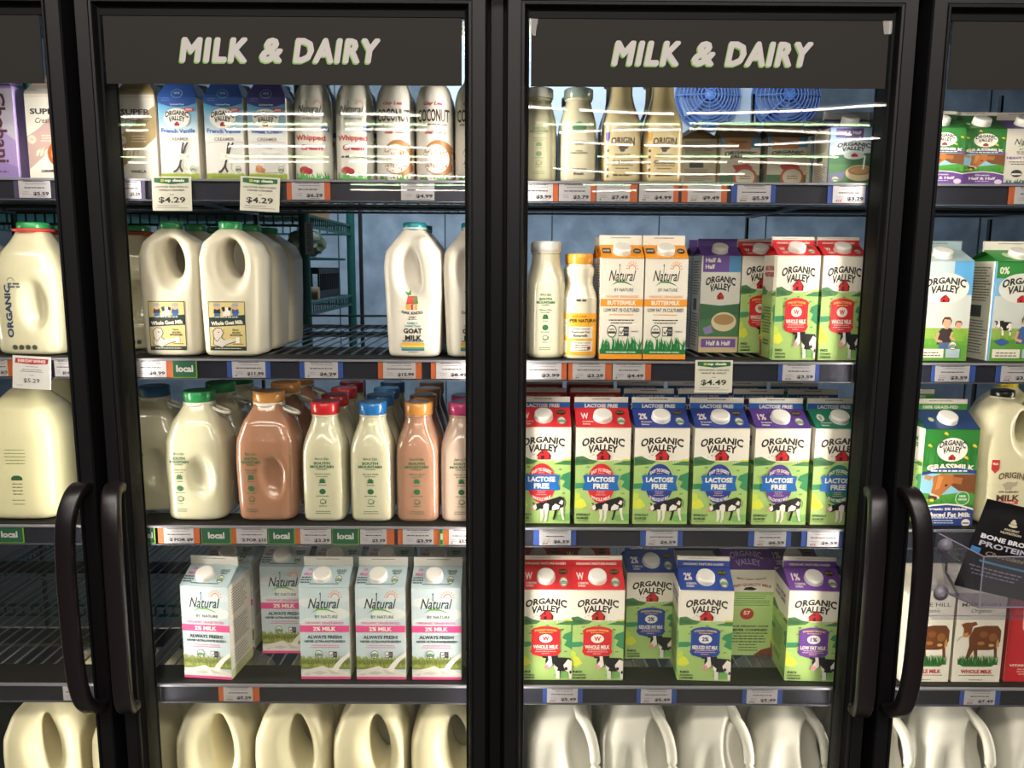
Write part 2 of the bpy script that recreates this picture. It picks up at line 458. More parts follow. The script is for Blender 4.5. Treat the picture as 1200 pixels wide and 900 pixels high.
DL = ['black framed glass cooler door cut off by the left edge of the photo', 'black framed glass cooler door with MILK & DAIRY sign, handle on its left side', 'black framed glass cooler door with MILK & DAIRY sign, handle on its right side', 'black framed glass cooler door at the right edge with a clear bin stuck on it']
for i, (x0, x1) in enumerate(DOORX):
    e = empty('cooler_door', ((x0+x1)/2, 0, ZB)); tag(e, DL[i], 'glass door', 'glass doors of the dairy cooler')
    xc = (x0+x1)/2; L = lambda mb, name, par=None: mb.build(name, par or e, (0, 0, 0) if par else (-xc, 0, -ZB))
    L(frame_mb(x0, x1, ZB, ZT), 'frame')
    a, b, c, d = x0+.031, x1-.031, ZB+.031, ZT-.031
    k = [1, 1, -1, 1][i]
    L(pane(a, b, c, d, .016, -.0004, .0052*(-1 if i == 2 else .35), GLASS), 'glass_pane')
    L(pane(a, b, c, d, .0245, .0062, .0004, GLASS2), 'glass_pane')
    L(pane(a, b, c, d, .033, .0095, .003*(1 if i == 2 else .2), GLASS), 'glass_pane')
    hp = MB().box((x0+.0365, .0118, 1.7665), (x1-.0375, .0130, 1.8635), SIGN)
    h = L(hp, 'header_sign')
    L(MB().box((x0+.032, .0105, 1.8636), (x1-.032, .0150, 1.8762), FRD), 'top_gasket')
    if i in (1, 2):
        t = MB(); cc = at(328 if i == 1 else 835, 59 if i == 1 else 63, .0113); cx, cz = float(cc[0]), float(cc[2])
        for q, (dx, dz, c_, y) in enumerate([(-.0016, -.0018, '#6aa235', .0116), (0, 0, '#b3adaa', .0113)]):
            pj = lambda u, v, off, y=y, dx=dx, dz=dz: (cx+dx+u/1000, y-off+.00012, cz+dz+v/1000)
            for tx, w, ox in (('MILK', 102, -99), ('&', 34, -13), ('DAIRY', 130, 85)):
                print_on(t, [T(tx, ox, 0, w-3.0, 31.5, c_, shear=.2, fat=2.3, sp=1.15)], pj, step=0, rough=.5)
        tt = L(t, 'sign_lettering', h)
    if i in (0, 1, 2, 3):
        hx = {0: x1-.0165, 1: x0+.0165, 2: x1-.0165, 3: x0+.0165}[i]; sg = -1 if i in (0, 2) else 1
        handle_mb(sg).build('handle', e, (hx-xc, 0, -ZB))

# ---------------------------------------------------------------- shelves
ZS = [1.635, 1.345, 1.057, .766]; ZBASE = .470
SHX = [(DOORX[0][0]+.0, MULX[1]-.004), (MULX[1]+.004, -.004), (.004, MULX[3]-.004), (MULX[3]+.004, DOORX[3][1])]
RAILD = mat('#2c2e39', .45); CLR = clear('clear_plastic', (.93, .93, .95), .035, .06, .4, .0); WIRE = mat('#8f9296', .3, .8); PAD = mat('#100f0f', .6, spec=.3)
names = ['top', 'second', 'third', 'fourth']; dn = ['left edge', 'left signed', 'right signed', 'right edge']
for i, (x0, x1) in enumerate(SHX):
    for k, z in enumerate(ZS):
        e = empty('cooler_shelf', ((x0+x1)/2, .08, z)); xc = (x0+x1)/2
        tag(e, 'wire cooler shelf with a dark price rail, %s shelf behind the %s door' % (names[k], dn[i]), 'shelf', 'wire shelves in the cooler')
        L = lambda mb, name, par=None: mb.build(name, par or e, (0, 0, 0) if par else (-xc, -.08, -z))
        a, b = x0+.003, x1-.003
        w = MB(); n = int((b-a)/.0245)
        for q in range(n+1):
            x = a+.006+(b-a-.012)*q/n; w.box((x-.0013, .082, z-.0034), (x+.0013, .835, z-.0008), WIRE)
        for y in (.30, .56, .80): w.tube([(a, y, z-.006), (b, y, z-.006)], .0026, WIRE, 6)
        w.tube([(a, .84, z+.022), (b, .84, z+.022)], .0032, WIRE, 6); w.tube([(a, .84, z-.004), (b, .84, z-.004)], .0032, WIRE, 6)
        for q in (0, 1): w.box(((a, b)[q]-.002, .08, z-.012), ((a, b)[q]+.002, .84, z+.0), WIRE)
        L(w, 'wire_deck')
        L(MB().box((a, .078, z-.010), (b, .140, z-.0004), PAD), 'front_ledge')
        L(MB().box((a, .228, z-.0105), (b, .292, z-.0040), PAD), 'cross_bar'); L(MB().box((a, .60, z-.0105), (b, .66, z-.0040), PAD), 'cross_bar')
        r = MB().prism([(a, z-.034), (b, z-.034), (b, z-.0015), (a, z-.0015)], .0745, .078, RAILD)
        rr = L(r, 'price_rail')
        c = MB().box((a, .0700, z-.0345), (b, .0708, z-.003), CLR)
        c.box((a, .0698, z-.0045), (b, .0748, z-.0012), mat('#85858f', .25)); c.box((a, .0702, z-.0355), (b, .0745, z-.0340), mat('#5a5b64', .3))
        L(c, 'clear_cover', rr)
    # bottom deck
dk = MB().box((SHX[0][0], .05, ZBASE-.03), (SHX[3][1], .85, ZBASE), mat('#2a2a2a'))
tag(dk.build('bottom_deck'), 'solid dark deck along the bottom of the cooler under the gallon jugs', 'shelf')
tag(MB().box((SHX[0][0]+.01, .095, .0), (SHX[3][1]-.01, .80, ZBASE-.03), mat('#222222')).build('deck_base'), 'dark closed base under the bottom deck of the cooler', 'base')
# uprights carrying the shelves
for i, mx in enumerate(MULX):
    for y in (.085, .846):
        if i in (0, 4) and y < .1: continue
        o = MB().box((mx-.003, y, .0) if y > .1 else (mx-.003, y, .0), (mx+.003, y+.012, 1.93), mat('#3b3d40', .4, .4)).build('shelf_post')
        tag(o, 'slim grey %s shelf post %s' % ('rear' if y > .1 else 'front', MLAB[i]), 'shelf post')

# ================================================================ PRINTED ARTWORK (units: carton width = 100, body height = 180, roof to 206, seam to 228)
WH = '#ece6da'; CREAM = '#e8e0cc'; BLK = '#1c1b1c'
def usda(cx, cy, r, c='#1f7a52'):
    return [E(cx, cy, r, r, WH, 16), RING(cx, cy, r*.82, r*.97, '#4a4a3c', n=16), R(cx-r*.75, cy-r*.5, cx+r*.75, cy+r*.1, c), T('USDA', cx, cy+r*.28, r*1.1, r*.34, c, .1), T('ORGANIC', cx, cy-r*.22, r*1.3, r*.28, WH)]
def nongmo(cx, cy, w, c='#47407a'):
    return [R(cx-w/2, cy-w*.36, cx+w/2, cy+w*.36, '#3c3c46'), R(cx-w*.44, cy-w*.3, cx-w*.02, cy+w*.3, WH), LN([(cx-w*.36, cy), (cx-w*.24, cy-w*.18), (cx+w*.04, cy+w*.2)], w*.09, c), T('NON GMO', cx+w*.23, cy+w*.12, w*.36, w*.13, WH), T('Project', cx+w*.23, cy-w*.1, w*.36, w*.12, WH)]
def ovlogo(cx, cy, w=78, col=BLK):
    return [T('ORGANIC', cx, cy+9.6, w, 11.5, col, .75, .08, arc=6.5, grow=.42), T('VALLEY', cx, cy-4.2, w*.70, 12, col, .75, .08, arc=5, grow=.35)]
def barn(cx, cy, s=1):
    return XF([P([(-10, -8), (10, -8), (9, 0), (3, 9), (-3, 7), (-9, 0)], '#c2282c'), P([(3, 9), (-3, 7), (-11, -1), (-10, -3), (-2, 5), (3, 7)], '#7c1c22'), P([(3, 9), (12, -1), (11, -8), (9, -8), (9, 0)], '#5d161c'), R(-4, -8, 1, -1.5, '#5a1418'), R(-3, 1.5, 0, 4, '#641619')], s, s, cx, cy)
def farmland(top=119, side=False, w=50):
    g = ['#a8c878', '#8fba66', '#3f8a55', '#2f6b46']
    o = [R(-w, 0, w, top-4, g[0]), P([(-w, top-6), (w, top-6), (w, top-1), (w*.5, top+.5), (0, top-2), (-w*.4, top+1), (-w, top-1)], g[0]),
         P([(-w, top-10), (-w*.35, top-7), (-w*.2, top-2), (-w*.5, top+2), (-w*.75, top+8), (-w, top+6)], '#4d7d4e'), P([(-w, top-6), (-w*.5, top-7), (-w*.6, top), (-w, top+4)], '#3d6b45'),
         P([(w*.36, top-8), (w, top-9), (w, top+2), (w*.7, top-2)], '#3f7c50'), P([(w*.6, top-1), (w*.8, top+2.6), (w, top+2), (w, top-1)], '#d8cf45'),
         P([(-w, 76), (-w*.6, 77), (-w*.45, 72), (-w*.65, 67), (-w, 66)], '#3c8f63'), P([(w, 98), (w*.7, 92), (w*.62, 84), (w*.8, 80), (w*.7, 70), (w, 62)], '#3c8a5e'),
         P([(-w, 52), (-w*.7, 46), (-w*.55, 34), (-w*.75, 28), (-w, 30)], '#dbe04a'), P([(-w, 60), (-w*.8, 56), (-w*.85, 44), (-w, 44)], '#c3d94f'),
         P([(w*.45, 16), (w, 20), (w, 6), (w*.6, 4), (w*.3, 10)], '#7fb866')]
    for (x, y) in ((-.55, 105), (.05, 108), (.62, 100), (-.2, 60), (.75, 56), (-.6, 92)):
        o.append(LN([(x*w-3, y), (x*w-1, y+2.5), (x*w, y), (x*w+2, y+3), (x*w+2.6, y)], .7, '#33553a'))
    for x in (.42, .52, .6): o += [R(x*w, top-3, x*w+5, top-.3, '#e8e4d8'), R(x*w+1, top-2.4, x*w+2.6, top-1, '#222')] if False else [E(x*w+2, top-2, 2.6, 1.4, '#e8e4d8', 10), E(x*w+2.6, top-2, 1.1, 1, '#26302a', 8)]
    return o
def cow_walk(cx, cy, s=1):
    B = '#211f22'; Wc = '#ece4de'
    return XF([P([(-20, 14), (-12, 17), (6, 24), (24, 30), (32, 27), (33, 14), (30, 4), (14, 0), (-4, 2), (-14, 4)], B), P([(-9, 3), (2, 1), (2, 14), (-4, 16), (-9, 12)], Wc), P([(8, 1), (22, 4), (24, 11), (15, 15), (9, 9)], Wc),
        P([(22, 16), (29, 13), (31, 20), (27, 23)], Wc), P([(-16, 4), (-9, 4), (-9, -12), (-12, -20), (-15, -20), (-14, -10)], Wc), P([(-6, 3), (0, 2), (-1, -14), (-5, -22), (-7, -22), (-5, -12)], Wc), P([(24, 6), (31, 8), (31, -6), (34, -18), (30, -18), (27, -6)], Wc), P([(14, 2), (19, 3), (16, -10), (13, -18), (10, -18), (12, -8)], B),
        LN([(32, 26), (36, 20), (35, 10)], 1.2, B), P([(-28, 13), (-16, 17), (-12, 13), (-16, 4), (-24, 1), (-31, 3), (-31, 8)], B), P([(-29, 11), (-24, 14), (-22, 6), (-25, 2), (-31, 3), (-32, 7)], Wc), P([(-33, 7), (-29, 8), (-28, 3), (-31, 1), (-34, 3)], '#e58f9c'), P([(-18, 17), (-10, 18), (-11, 14)], B), P([(-28, 13), (-32, 18), (-26, 16)], B)], s, s, cx, cy)
def cow_stand(cx, cy, s=1, col='#211f22'):
    B = col; Wc = '#ece4de'
    return XF([P([(-10, 26), (4, 28), (28, 27), (33, 22), (33, -22), (27, -22), (26, -4), (8, -4), (6, -22), (-2, -22), (-3, 2)], B), P([(14, 10), (24, 24), (33, 20), (33, -22), (27, -22), (26, -6), (18, -2)], Wc), P([(-3, -2), (6, -4), (6, -22), (-2, -22)], Wc), P([(12, 27), (22, 27), (17, 18)], B), E(6, 14, 6, 7, B, 12), P([(-6, 10), (2, 4), (0, -4), (-6, 2)], Wc), E(20, 2, 3.4, 4, B, 10), E(30, -6, 2.4, 4, B, 10),
        P([(-24, 30), (-9, 32), (-4, 24), (-8, 10), (-16, 4), (-24, 8), (-26, 20)], B), P([(-20, 31), (-13, 31), (-12, 22), (-10, 10), (-17, 4), (-26, 6), (-24, 14), (-19, 22)], Wc), P([(-28, 10), (-20, 12), (-17, 4), (-22, 0), (-29, 3)], '#e79aa8'), E(-25, 5, 1.1, .8, '#8f4a58', 6), P([(-9, 31), (1, 33), (2, 28), (-7, 26)], B), P([(-22, 30), (-33, 32), (-32, 27), (-25, 26)], B), E(-22.5, 20, 1.1, 1.4, '#111', 8)], s, s, cx, cy)
def ov_roof(col, big, sub, fin, lacto):
    o = [R(-50, 180, 50, 206, col)]
    bw = 14 if len(big) == 1 else 15
    o += [T(big, -33, 194, bw, 8.5, '#efdcd8', .5)] if big != 'O' else [E(-34, 193.5, 7, 5, WH), T('0', -34, 193.5, 4, 6, col, .3)]
    o += [T('No Synthetic' if lacto else '13 ESSENTIAL', -28, 186.2, 20, 2.4, WH, .1), T('Hormones' if lacto else 'NUTRIENTS', -31, 183, 14, 2.2, WH, .1)]
    o += XF(usda(0, 0, 8), 1, .68, 33, 187.5) + [E(33, 199, 9, 3.2, '#2b2618'), T('PASTURE', 33, 199.2, 14, 2, '#c9a640')]
    return o
def ov_fin(col, lacto):
    if lacto: return [R(-50, 206, 50, 228, WH), R(-50, 206, 50, 218, '#2362b0'), T('LACTOSE FREE', 0, 211.5, 62, 7, WH, .5), TEXTROWS(0, 223.5, 44, 1, 3, 1.8, '#6b665c', 4)]
    return [R(-50, 206, 50, 228, col), R(-50, 220, 50, 228, WH), T('ORGANIC PASTURE-RAISED', 0, 212.5, 78, 4.6, WH, .25), TEXTROWS(0, 223.5, 70, 1, 3, 1.4, '#b5aea0', 4)]
def ov_base():
    return [R(-50, 0, 50, 180, WH)] + ovlogo(0, 147) + farmland() + [LN([(-40+i*6, 117) for i in range(4)], .6, '#44543c'), LN([(-40, 119.2), (-12, 119)], .4, '#44543c')] + barn(0, 129, 1.15)+[LN([(-20, 128), (-18, 130), (-16, 128.5)], .6, '#333'), LN([(-25, 125), (-23, 127)], .6, '#333')]
def ov_lactose(col, big, bottom):
    o = ov_base()+[E(-3, 76, 25.5, 37, col, 32)]
    o += [T('EASY TO DIGEST', -3, 101.5, 36, 6.4, '#e9ddd4', .4, arc=6.5)]
    o += [TEXTROWS(-3, 95, 12, 1, 3, 1.2, '#d9b9a8', 2), TEXTROWS(-3, 61, 19, 3, 3.4, 1.1, '#d9b0a8', 3), T(bottom, -3, 46, 36, 6.2, '#e9ddd4', .4, arc=-6)]
    o += [P([(-36, 91), (-30, 92), (24, 92), (30, 91), (27, 78), (31, 64), (24, 63), (-30, 63), (-37, 64), (-33, 78)], '#1f66b4'), T('LACTOSE', -3, 83.5, 50, 9.6, WH, .7), T('FREE', -3, 71, 28, 9.6, WH, .7)]
    o += [T('ETHICALLY', -34, 17.5, 26, 4.4, '#1d3a2a', .5), T('SOURCED', -36, 11, 22, 4.4, '#1d3a2a', .5), TEXTROWS(-35, 5.5, 24, 1, 3, 1, '#2b4a38', 7)]
    return o + cow_walk(9, 24, .92) + ov_roof(col, big, '', '', True)
def ov_badge(col, big, word, y=76):
    o = [P([(-29, 58), (-27, 62), (-27, 96), (-29, 99), (-22, 104), (-8, 107.5), (8, 107.5), (22, 104), (29, 99), (27, 96), (27, 62), (29, 58), (24, 51), (8, 47), (-8, 47), (-24, 51)], col)]
    o += [T('ETHICALLY SOURCED', 0, 100.5, 42, 3.6, '#e6c25c', .25, arc=2), TEXTROWS(0, 94.5, 30, 1, 3, 1.4, '#e6c25c', 9), E(0, 83.5, 12.5, 8.6, WH), T(big, 0, 83.5, 13 if len(big) < 3 else 17, 8.6, col, .7), T(word, 0, 67, 48, 7.6, WH, .5), TEXTROWS(0, 60.5, 40, 2, 3.6, 1.3, '#e3b7b4', 5), TEXTROWS(0, 53, 16, 1, 3, 1.3, '#e3b7b4', 6)]
    return o
def ov_regular(col, big, word):
    return ov_base()+ov_badge(col, big, word)+[T('NO', -37, 17.5, 17, 4.8, BLK, .8), T('SYNTHETIC', -33, 11, 25, 3.2, '#1d3a2a', .3), T('HORMONES', -33, 5.5, 25, 3.8, '#1d3a2a', .6)]+cow_stand(22, 22, .86)+ov_roof(col, big if big == 'W' else big, '', '', False)
def ov_side(col):
    return [R(-50, 0, 50, 180, WH)]+farmland(119)+[T('MILK FROM', 0, 158, 60, 8, col, .5), T('PASTURES', 0, 147, 64, 8, col, .5), R(-50, 180, 50, 206, col), TEXTROWS(0, 88, 70, 9, 5.4, 1.8, '#27402e', 11, True), TEXTROWS(0, 30, 50, 2, 6, 2.6, '#1d2a20', 12, True), P([(-50, 0), (-30, 4), (-36, 26), (-50, 34)], '#8f5238')]
def ov_back(col):
    return [R(-50, 0, 50, 180, '#bcd88e'), R(-50, 132, 50, 180, WH), R(-50, 128, 50, 134, '#a6c77c'), T('MILK THAT CRAFTS', 4, 160, 60, 3.4, '#b3273c', .2, arc=-3), T('HIGH QUALITY MILK', 4, 149, 84, 7, '#b3273c', .4, arc=5), P([(-12, 138), (8, 137), (12, 142), (16, 140), (4, 145), (-8, 143)], BLK), TEXTROWS(4, 124, 78, 5, 4.6, 1.4, '#4b6a44', 21), E(-2, 88, 14, 12, '#c23a35'), T('57', -2, 90, 14, 8.5, WH, .7), T('OUR ORGANIC COWS', 6, 62, 74, 4, '#2d4028', .4), T('NEVER CONFINED', 4, 54, 74, 5, '#1f2f1e', .6), TEXTROWS(4, 46, 76, 4, 6, 2.2, '#35502f', 22), TEXTROWS(4, 22, 40, 3, 6, 1.8, '#35502f', 24, True), P([(14, 0), (50, 0), (50, 18), (30, 12)], '#7c4630'), R(-50, 180, 50, 206, col), T('ORGANIC', 0, 200, 66, 7, '#b9a6cf', .3, arc=3, grow=.3), T('VALLEY', 0, 190, 50, 7, '#b9a6cf', .3, arc=3, grow=.3)]
def natural_logo(cx, cy, s=1, dk='#22343a', swoosh='#6fae4a', sun='#e88a5a'):
    o = [T('Natural', 0, 0, 62, 19, dk, .35, .35), LN([(-8, 17), (-6, 20), (-7, 4)], 1.3, dk)]
    o += [RING(22, 11, 6.6, 8.4, sun, 0, 180, 10)]
    for k in range(8):
        a = math.radians(5+k*24); o.append(LN([(22+10*math.cos(a), 11+10*math.sin(a)), (22+14*math.cos(a), 11+14*math.sin(a))], 1.4, sun))
    o += [P([(-26, -18), (-12, -12), (6, -12.5), (22, -17), (34, -25), (20, -15), (6, -9.5), (-12, -9)], swoosh), T('BY NATURE', 4, -24.5, 44, 5.6, '#4a5a5e', .1)]
    return XF(o, s, s, cx, cy)
def grass(y0, h, n, col, w=50, seed=3, base=None, lean=6, bw=3):
    rr = random.Random(seed); V = []; F = []
    for i in range(n):
        x = rr.uniform(-w, w-2); hh = h*rr.uniform(.5, 1); dx = rr.uniform(-lean, lean); b = len(V)
        t = max(-w, min(w, x+dx)); x2 = min(w, x+bw)
        q = i*1.5e-6; V += [(x, y0, q), (x2, y0, q), (t, y0+hh, q)]; F.append([b, b+1, b+2])
    o = [(V, F, col)]
    if base: o.insert(0, R(-w, y0-base, w, y0+.5, col))
    return o
def nbn_2pct():
    sky = '#c2d2d8'
    o = [R(-50, 0, 50, 180, sky), E(-30, 150, 22, 9, '#d5dcdd'), E(18, 128, 34, 12, '#dbe0de'), E(-20, 112, 30, 9, '#d3dcdd'), E(30, 158, 22, 8, '#cdd8db')]
    o = CLIP(o)
    o += natural_logo(0, 148, 1.04)
    o += [T('ORGANIC GRASS-BASED', 0, 110.5, 78, 4.6, '#d66a9c', .2), R(-50, 92.5, 50, 105.5, '#dd4f8e'), T('2% MILK', 0, 99, 46, 8, WH, .6), T('ALWAYS FRESH!', 0, 83, 70, 7, '#2f3f42', .4), T('NEVER ULTRA-PASTEURIZED!', 0, 74.5, 82, 4.6, '#2f3f42', .35), TEXTROWS(0, 66, 76, 1, 3, 1.4, '#d66a9c', 31), TEXTROWS(0, 62, 82, 1, 3, 1.4, '#d66a9c', 32)]
    o += [R(-50, 20, 50, 40, '#7f8a45')]+grass(38, 10, 70, '#8f9a4a', seed=4)+grass(30, 12, 60, '#66743a', seed=5)+grass(24, 12, 50, '#a3a94e', seed=6)
    o += usda(-13, 49, 8.5)+nongmo(16, 49, 16)
    o += [P([(-50, 5), (-50, 14), (-38, 19), (-20, 23), (-5, 27), (6, 22), (20, 24), (34, 18), (50, 12), (50, 5)], '#dedad2'), P([(12, 18), (20, 30), (32, 42), (50, 54), (50, 46), (38, 36), (28, 24), (24, 14)], '#eae6de'), P([(-30, 12), (-12, 17), (4, 13), (-10, 9)], '#c4c0ba'), P([(4, 20), (16, 16), (30, 11), (12, 10)], '#c8c4be'), P([(-44, 10), (-30, 14), (-36, 7)], '#cbc7c0')]
    o += [R(-50, 0, 50, 5.5, '#dd4f8e'), R(-50, 180, 50, 206, '#b9ccd4'), T('MILK', -36, 195, 17, 3.6, '#d46c9c', .4), T('2%', -34, 200.5, 10, 3, '#d46c9c', .2), TEXTROWS(-38, 190, 22, 3, 3, 1.5, '#33484f', 33), T('GRASS', 30, 199, 20, 3.4, '#3d5a48', .2), TEXTROWS(30, 195, 14, 1, 3, 1.6, '#3d5a48', 2), TEXTROWS(0, 182.4, 66, 1, 3, 1.1, '#40555c', 34)]+XF(usda(0, 0, 7), 1, .7, 28, 188.5)
    return o
def nbn_side():
    return [R(-50, 0, 50, 180, '#e9e4da'), TEXTROWS(0, 168, 76, 10, 5, 1.8, '#6c6a66', 41, True), R(-38, 60, 36, 110, '#dcd7cd'), TEXTROWS(0, 104, 66, 9, 5, 1.5, '#55524e', 42, True), TEXTROWS(0, 50, 70, 5, 6, 1.7, '#6c6a66', 43, True), R(-50, 0, 50, 18, '#c9cfa0'), R(-50, 180, 50, 206, '#e4e0d6')]
def buttermilk():
    O = '#ee9a2a'; G = '#1e7a3f'
    o = [R(-50, 0, 50, 180, WH)]+natural_logo(0, 149, 1.02, '#2b2a28', '#2f7f45', '#e8802a')
    o += [T('ORGANIC GRASS-BASED', 0, 112, 78, 4.2, '#e8955a', .1), R(-50, 94.5, 50, 107.5, O), T('BUTTERMILK', 0, 101, 68, 8, WH, .7), T('LOW FAT 1% CULTURED', 0, 88, 84, 6.4, '#37352f', .25), TEXTROWS(0, 79, 72, 1, 3, 1.6, '#ee9a4a', 51), TEXTROWS(0, 69, 60, 2, 5, 2, '#4a4740', 52)]
    o += [E(-22, 50, 11.5, 11.5, '#3a3a38'), E(-22, 50, 9.8, 9.8, WH), R(-31, 46, -13, 50, '#3a3a38'), T('USDA', -22, 53.5, 12, 3.6, '#3a3a38', .2)]+nongmo(6, 50, 24, '#3a3a38')+[T('GRADE A', 32, 50, 16, 2.6, '#4a4740', .1)]
    o += [R(-50, 9, 50, 18, G)]
    for sd, c in ((61, G), (62, '#2c8f4e'), (63, G)):
        rr = random.Random(sd)
        for i in range(11):
            x = -48+i*9+rr.uniform(-3, 3); h = rr.uniform(14, 26); d = rr.uniform(-10, 10)
            q = lambda v: max(-50, min(50, v))
            o.append(P([(q(x), 16), (q(x+5), 16), (q(x+4.4+d*.35), 16+h*.6), (q(x+d), 18+h), (q(x+1+d*.2), 16+h*.5)], c))
    o += [T('FROM GRASS BASED COWS', 0, 12.6, 70, 3, '#d9e8c8', .2), R(-50, 0, 50, 9, O), R(-50, 180, 50, 206, O), R(-46, 188, -26, 199, '#37352f'), T('NON GMO', -36, 193.5, 15, 4, WH, .2), E(36, 193, 9.5, 5.5, '#37352f'), T('USDA', 36, 193, 11, 3, WH, .1)]
    return o
def creamer(kind):
    blue = '#27509c' if kind == 'vanilla' else '#3e3584'
    o = [R(-50, 0, 50, 190, '#e6e4e2')]
    for i in range(26):   # printed blue-to-white tint, as bands of ink
        t = i/25; c = [int(a+(b-a)*t) for a, b in zip((0x3f, 0x9b, 0xd4), (0xe6, 0xe4, 0xe2))]
        o.append(R(-50, 178-i*3.6, 50, 190-i*3.6, '#%02x%02x%02x' % tuple(c)))
    o += [P([(-50, 190), (-50, 177), (-25, 170), (0, 168), (25, 170), (50, 177), (50, 190)], blue), R(-50, 190, 50, 228, blue)]
    o += [RING(0, 201, 14, 16, '#7f9fd0', n=20, sy=.8), T('40%', 0, 202, 17, 7, '#a9c2e6', .3), TEXTROWS(-30, 187, 26, 2, 5, 2, '#5d7fc0', 66), T('Lactose Free', 0, 174, 36, 4, '#c7d4ea', .2)]
    o += [R(18, 158, 42, 166, '#d8333c'), T('NEW!', 30, 162, 16, 4.6, WH, .4), E(-2, 142, 34, 23, '#f1ede4', 32)]+XF(ovlogo(0, 0, 62), .98, .92, -2, 146)+XF(barn(0, 0, .62), 1, 1, -3, 129)
    if kind == 'vanilla':
        o += [T('French Vanilla', 0, 112, 88, 10, '#3566b0', .5, arc=-2), RING(0, 90, 60, 60.8, '#5c86c0', 62, 118, 10, .25), T('CREAMER', 0, 94, 52, 8, '#857e76', .2)]
        for a in range(6):
            q = math.radians(20+60*a); o.append(P([(4, 52), (4+16*math.cos(q-.35), 54+11*math.sin(q-.35)), (4+21*math.cos(q), 54+15*math.sin(q)), (4+16*math.cos(q+.35), 54+11*math.sin(q+.35))], '#f3f0ea'))
        o += [E(4, 54, 4, 3, '#e6d89a', 10), LN([(6, 60), (9, 76), (12, 86)], 5, '#4a4340'), LN([(10, 60), (15, 74), (23, 86)], 4.5, '#3a3532'), LN([(4, 46), (-2, 30), (-10, 20), (-18, 17)], 5, '#3a3532'), LN([(2, 44), (0, 28), (6, 17)], 5, '#4a4340'), LN([(14, 44), (18, 34), (14, 26), (20, 20)], 1.6, '#b7c46a')]
    else:
        o += [T('Sweet Cream', 0, 112, 80, 10, '#34489a', .5, arc=-2), T('CREAMER', 0, 94, 52, 8, '#857e76', .2), P([(-14, 66), (-12, 22), (-6, 17), (24, 17), (30, 22), (30, 66)], '#d5d2d0'), E(8, 66, 22, 4.5, '#ebe8e6'), P([(-26, 84), (-20, 78), (10, 70), (14, 72), (0, 78)], '#b9b3b0'), RING(33, 44, 10, 12, '#c9c5c2', -90, 90, 10, 1.4), P([(-34, 20), (-22, 16), (-20, 28), (-32, 32)], '#c58a5c'), P([(-24, 30), (-16, 34), (-14, 24), (-22, 20)], '#d69c6c'), P([(-22, 18), (-10, 15), (-7, 25), (-18, 28)], '#c07f4f'), P([(-32, 32), (-24, 36), (-20, 30), (-28, 27)], '#d9a273')]
    o += [R(-50, 0, 50, 12, '#94a63e')]+grass(12, 5, 60, '#a9b75a', seed=8)+[T('Ultra Pasteurized Milk Product', 0, 5.5, 74, 3, '#5d6a2c', .1)]+usda(34, 24, 8)
    return o
def gold_super(tone='#a08a5e', word='VANILLA'):
    return [R(-50, 0, 50, 190, '#dcd8d0'), P([(50, 190), (50, 95), (-50, 20), (-50, 95), (10, 140)], tone), P([(-50, 190), (-50, 95), (-20, 112), (22, 145), (50, 165), (50, 190)], '#dcd8d0'), P([(50, 165), (22, 148), (0, 130), (30, 100), (50, 108)], tone), R(-50, 190, 50, 228, tone), R(-50, 182, 50, 190, '#cfc8ba'),
        T('SUPER', 0, 151, 76, 13, '#26221e', .8), T('Creamer', 4, 131, 60, 12, '#4a4238', .2, .3), TEXTROWS(4, 96, 40, 3, 6, 2, '#e0d8c6', 71), E(-38, 88, 11, 10, '#cfc7b6'), T('5g', -38, 88, 8, 5, tone, .2)]+[P([(-30+i*10, 50), (-24+i*10, 52), (-16+i*9, 68+4*(i % 2)), (-28+i*10, 62)], '#d9cfb8') for i in range(5)]+[T(word, 0, 17, 40, 6.6, '#3a332a', .4), T('VANILLA', 0, 205, 40, 5, '#d9cfb8', .2)]
def yogurt_purple():
    return [R(-50, 0, 50, 190, '#a08cc0'), P([(-50, 190), (-50, 140), (-10, 170), (50, 150), (50, 190)], '#bcb4cc'), P([(0, 150), (50, 170), (50, 80), (20, 100)], '#b6b2c4'), P([(-50, 30), (0, 40), (50, 24), (50, 0), (-50, 0)], '#8f7ab4'), T('Chobani', 14, 108, 150, 34, '#4f2733', 1.4, rot=-math.pi/2), TEXTROWS(0, 12, 70, 1, 3, 4, '#6c4a7a', 72), R(-50, 190, 50, 228, '#a99fc0')]
def halfhalf(kind='purple'):
    pu = '#5b3f86'
    o = [R(-50, 0, 50, 180, '#c9d6de'), P([(-50, 180), (-50, 120), (0, 150), (50, 130), (50, 180)], '#8fb6d8'), P([(-50, 90), (50, 100), (50, 60), (-50, 50)], '#3f6b4a'), R(-50, 0, 50, 62, '#4c7a50'), P([(-50, 30), (-10, 40), (-20, 10), (-50, 0)], '#6f6a90'), R(-38, 148, 24, 178, pu), T('Half & Half', -7, 164, 52, 11, '#e3dcea', .5), T('Ultra Pasteurized', -7, 153, 44, 4, '#c7bcd8')]
    o += XF(ovlogo(0, 0, 76), 1, 1, 4, 118)+[E(6, 90, 24, 12, '#b9c8c4')]+XF(barn(0, 0, .7), 1, 1, 6, 92)
    o += [E(20, 34, 32, 26, '#d8c3a0'), E(20, 42, 27, 15, '#a8815a'), E(20, 42, 20, 10, '#b9946a'), LN([(30, 90), (28, 46)], 4, '#e8e4dc'), R(-50, 180, 50, 206, pu)]+usda(-34, 14, 9)
    o = CLIP(o)
    return o
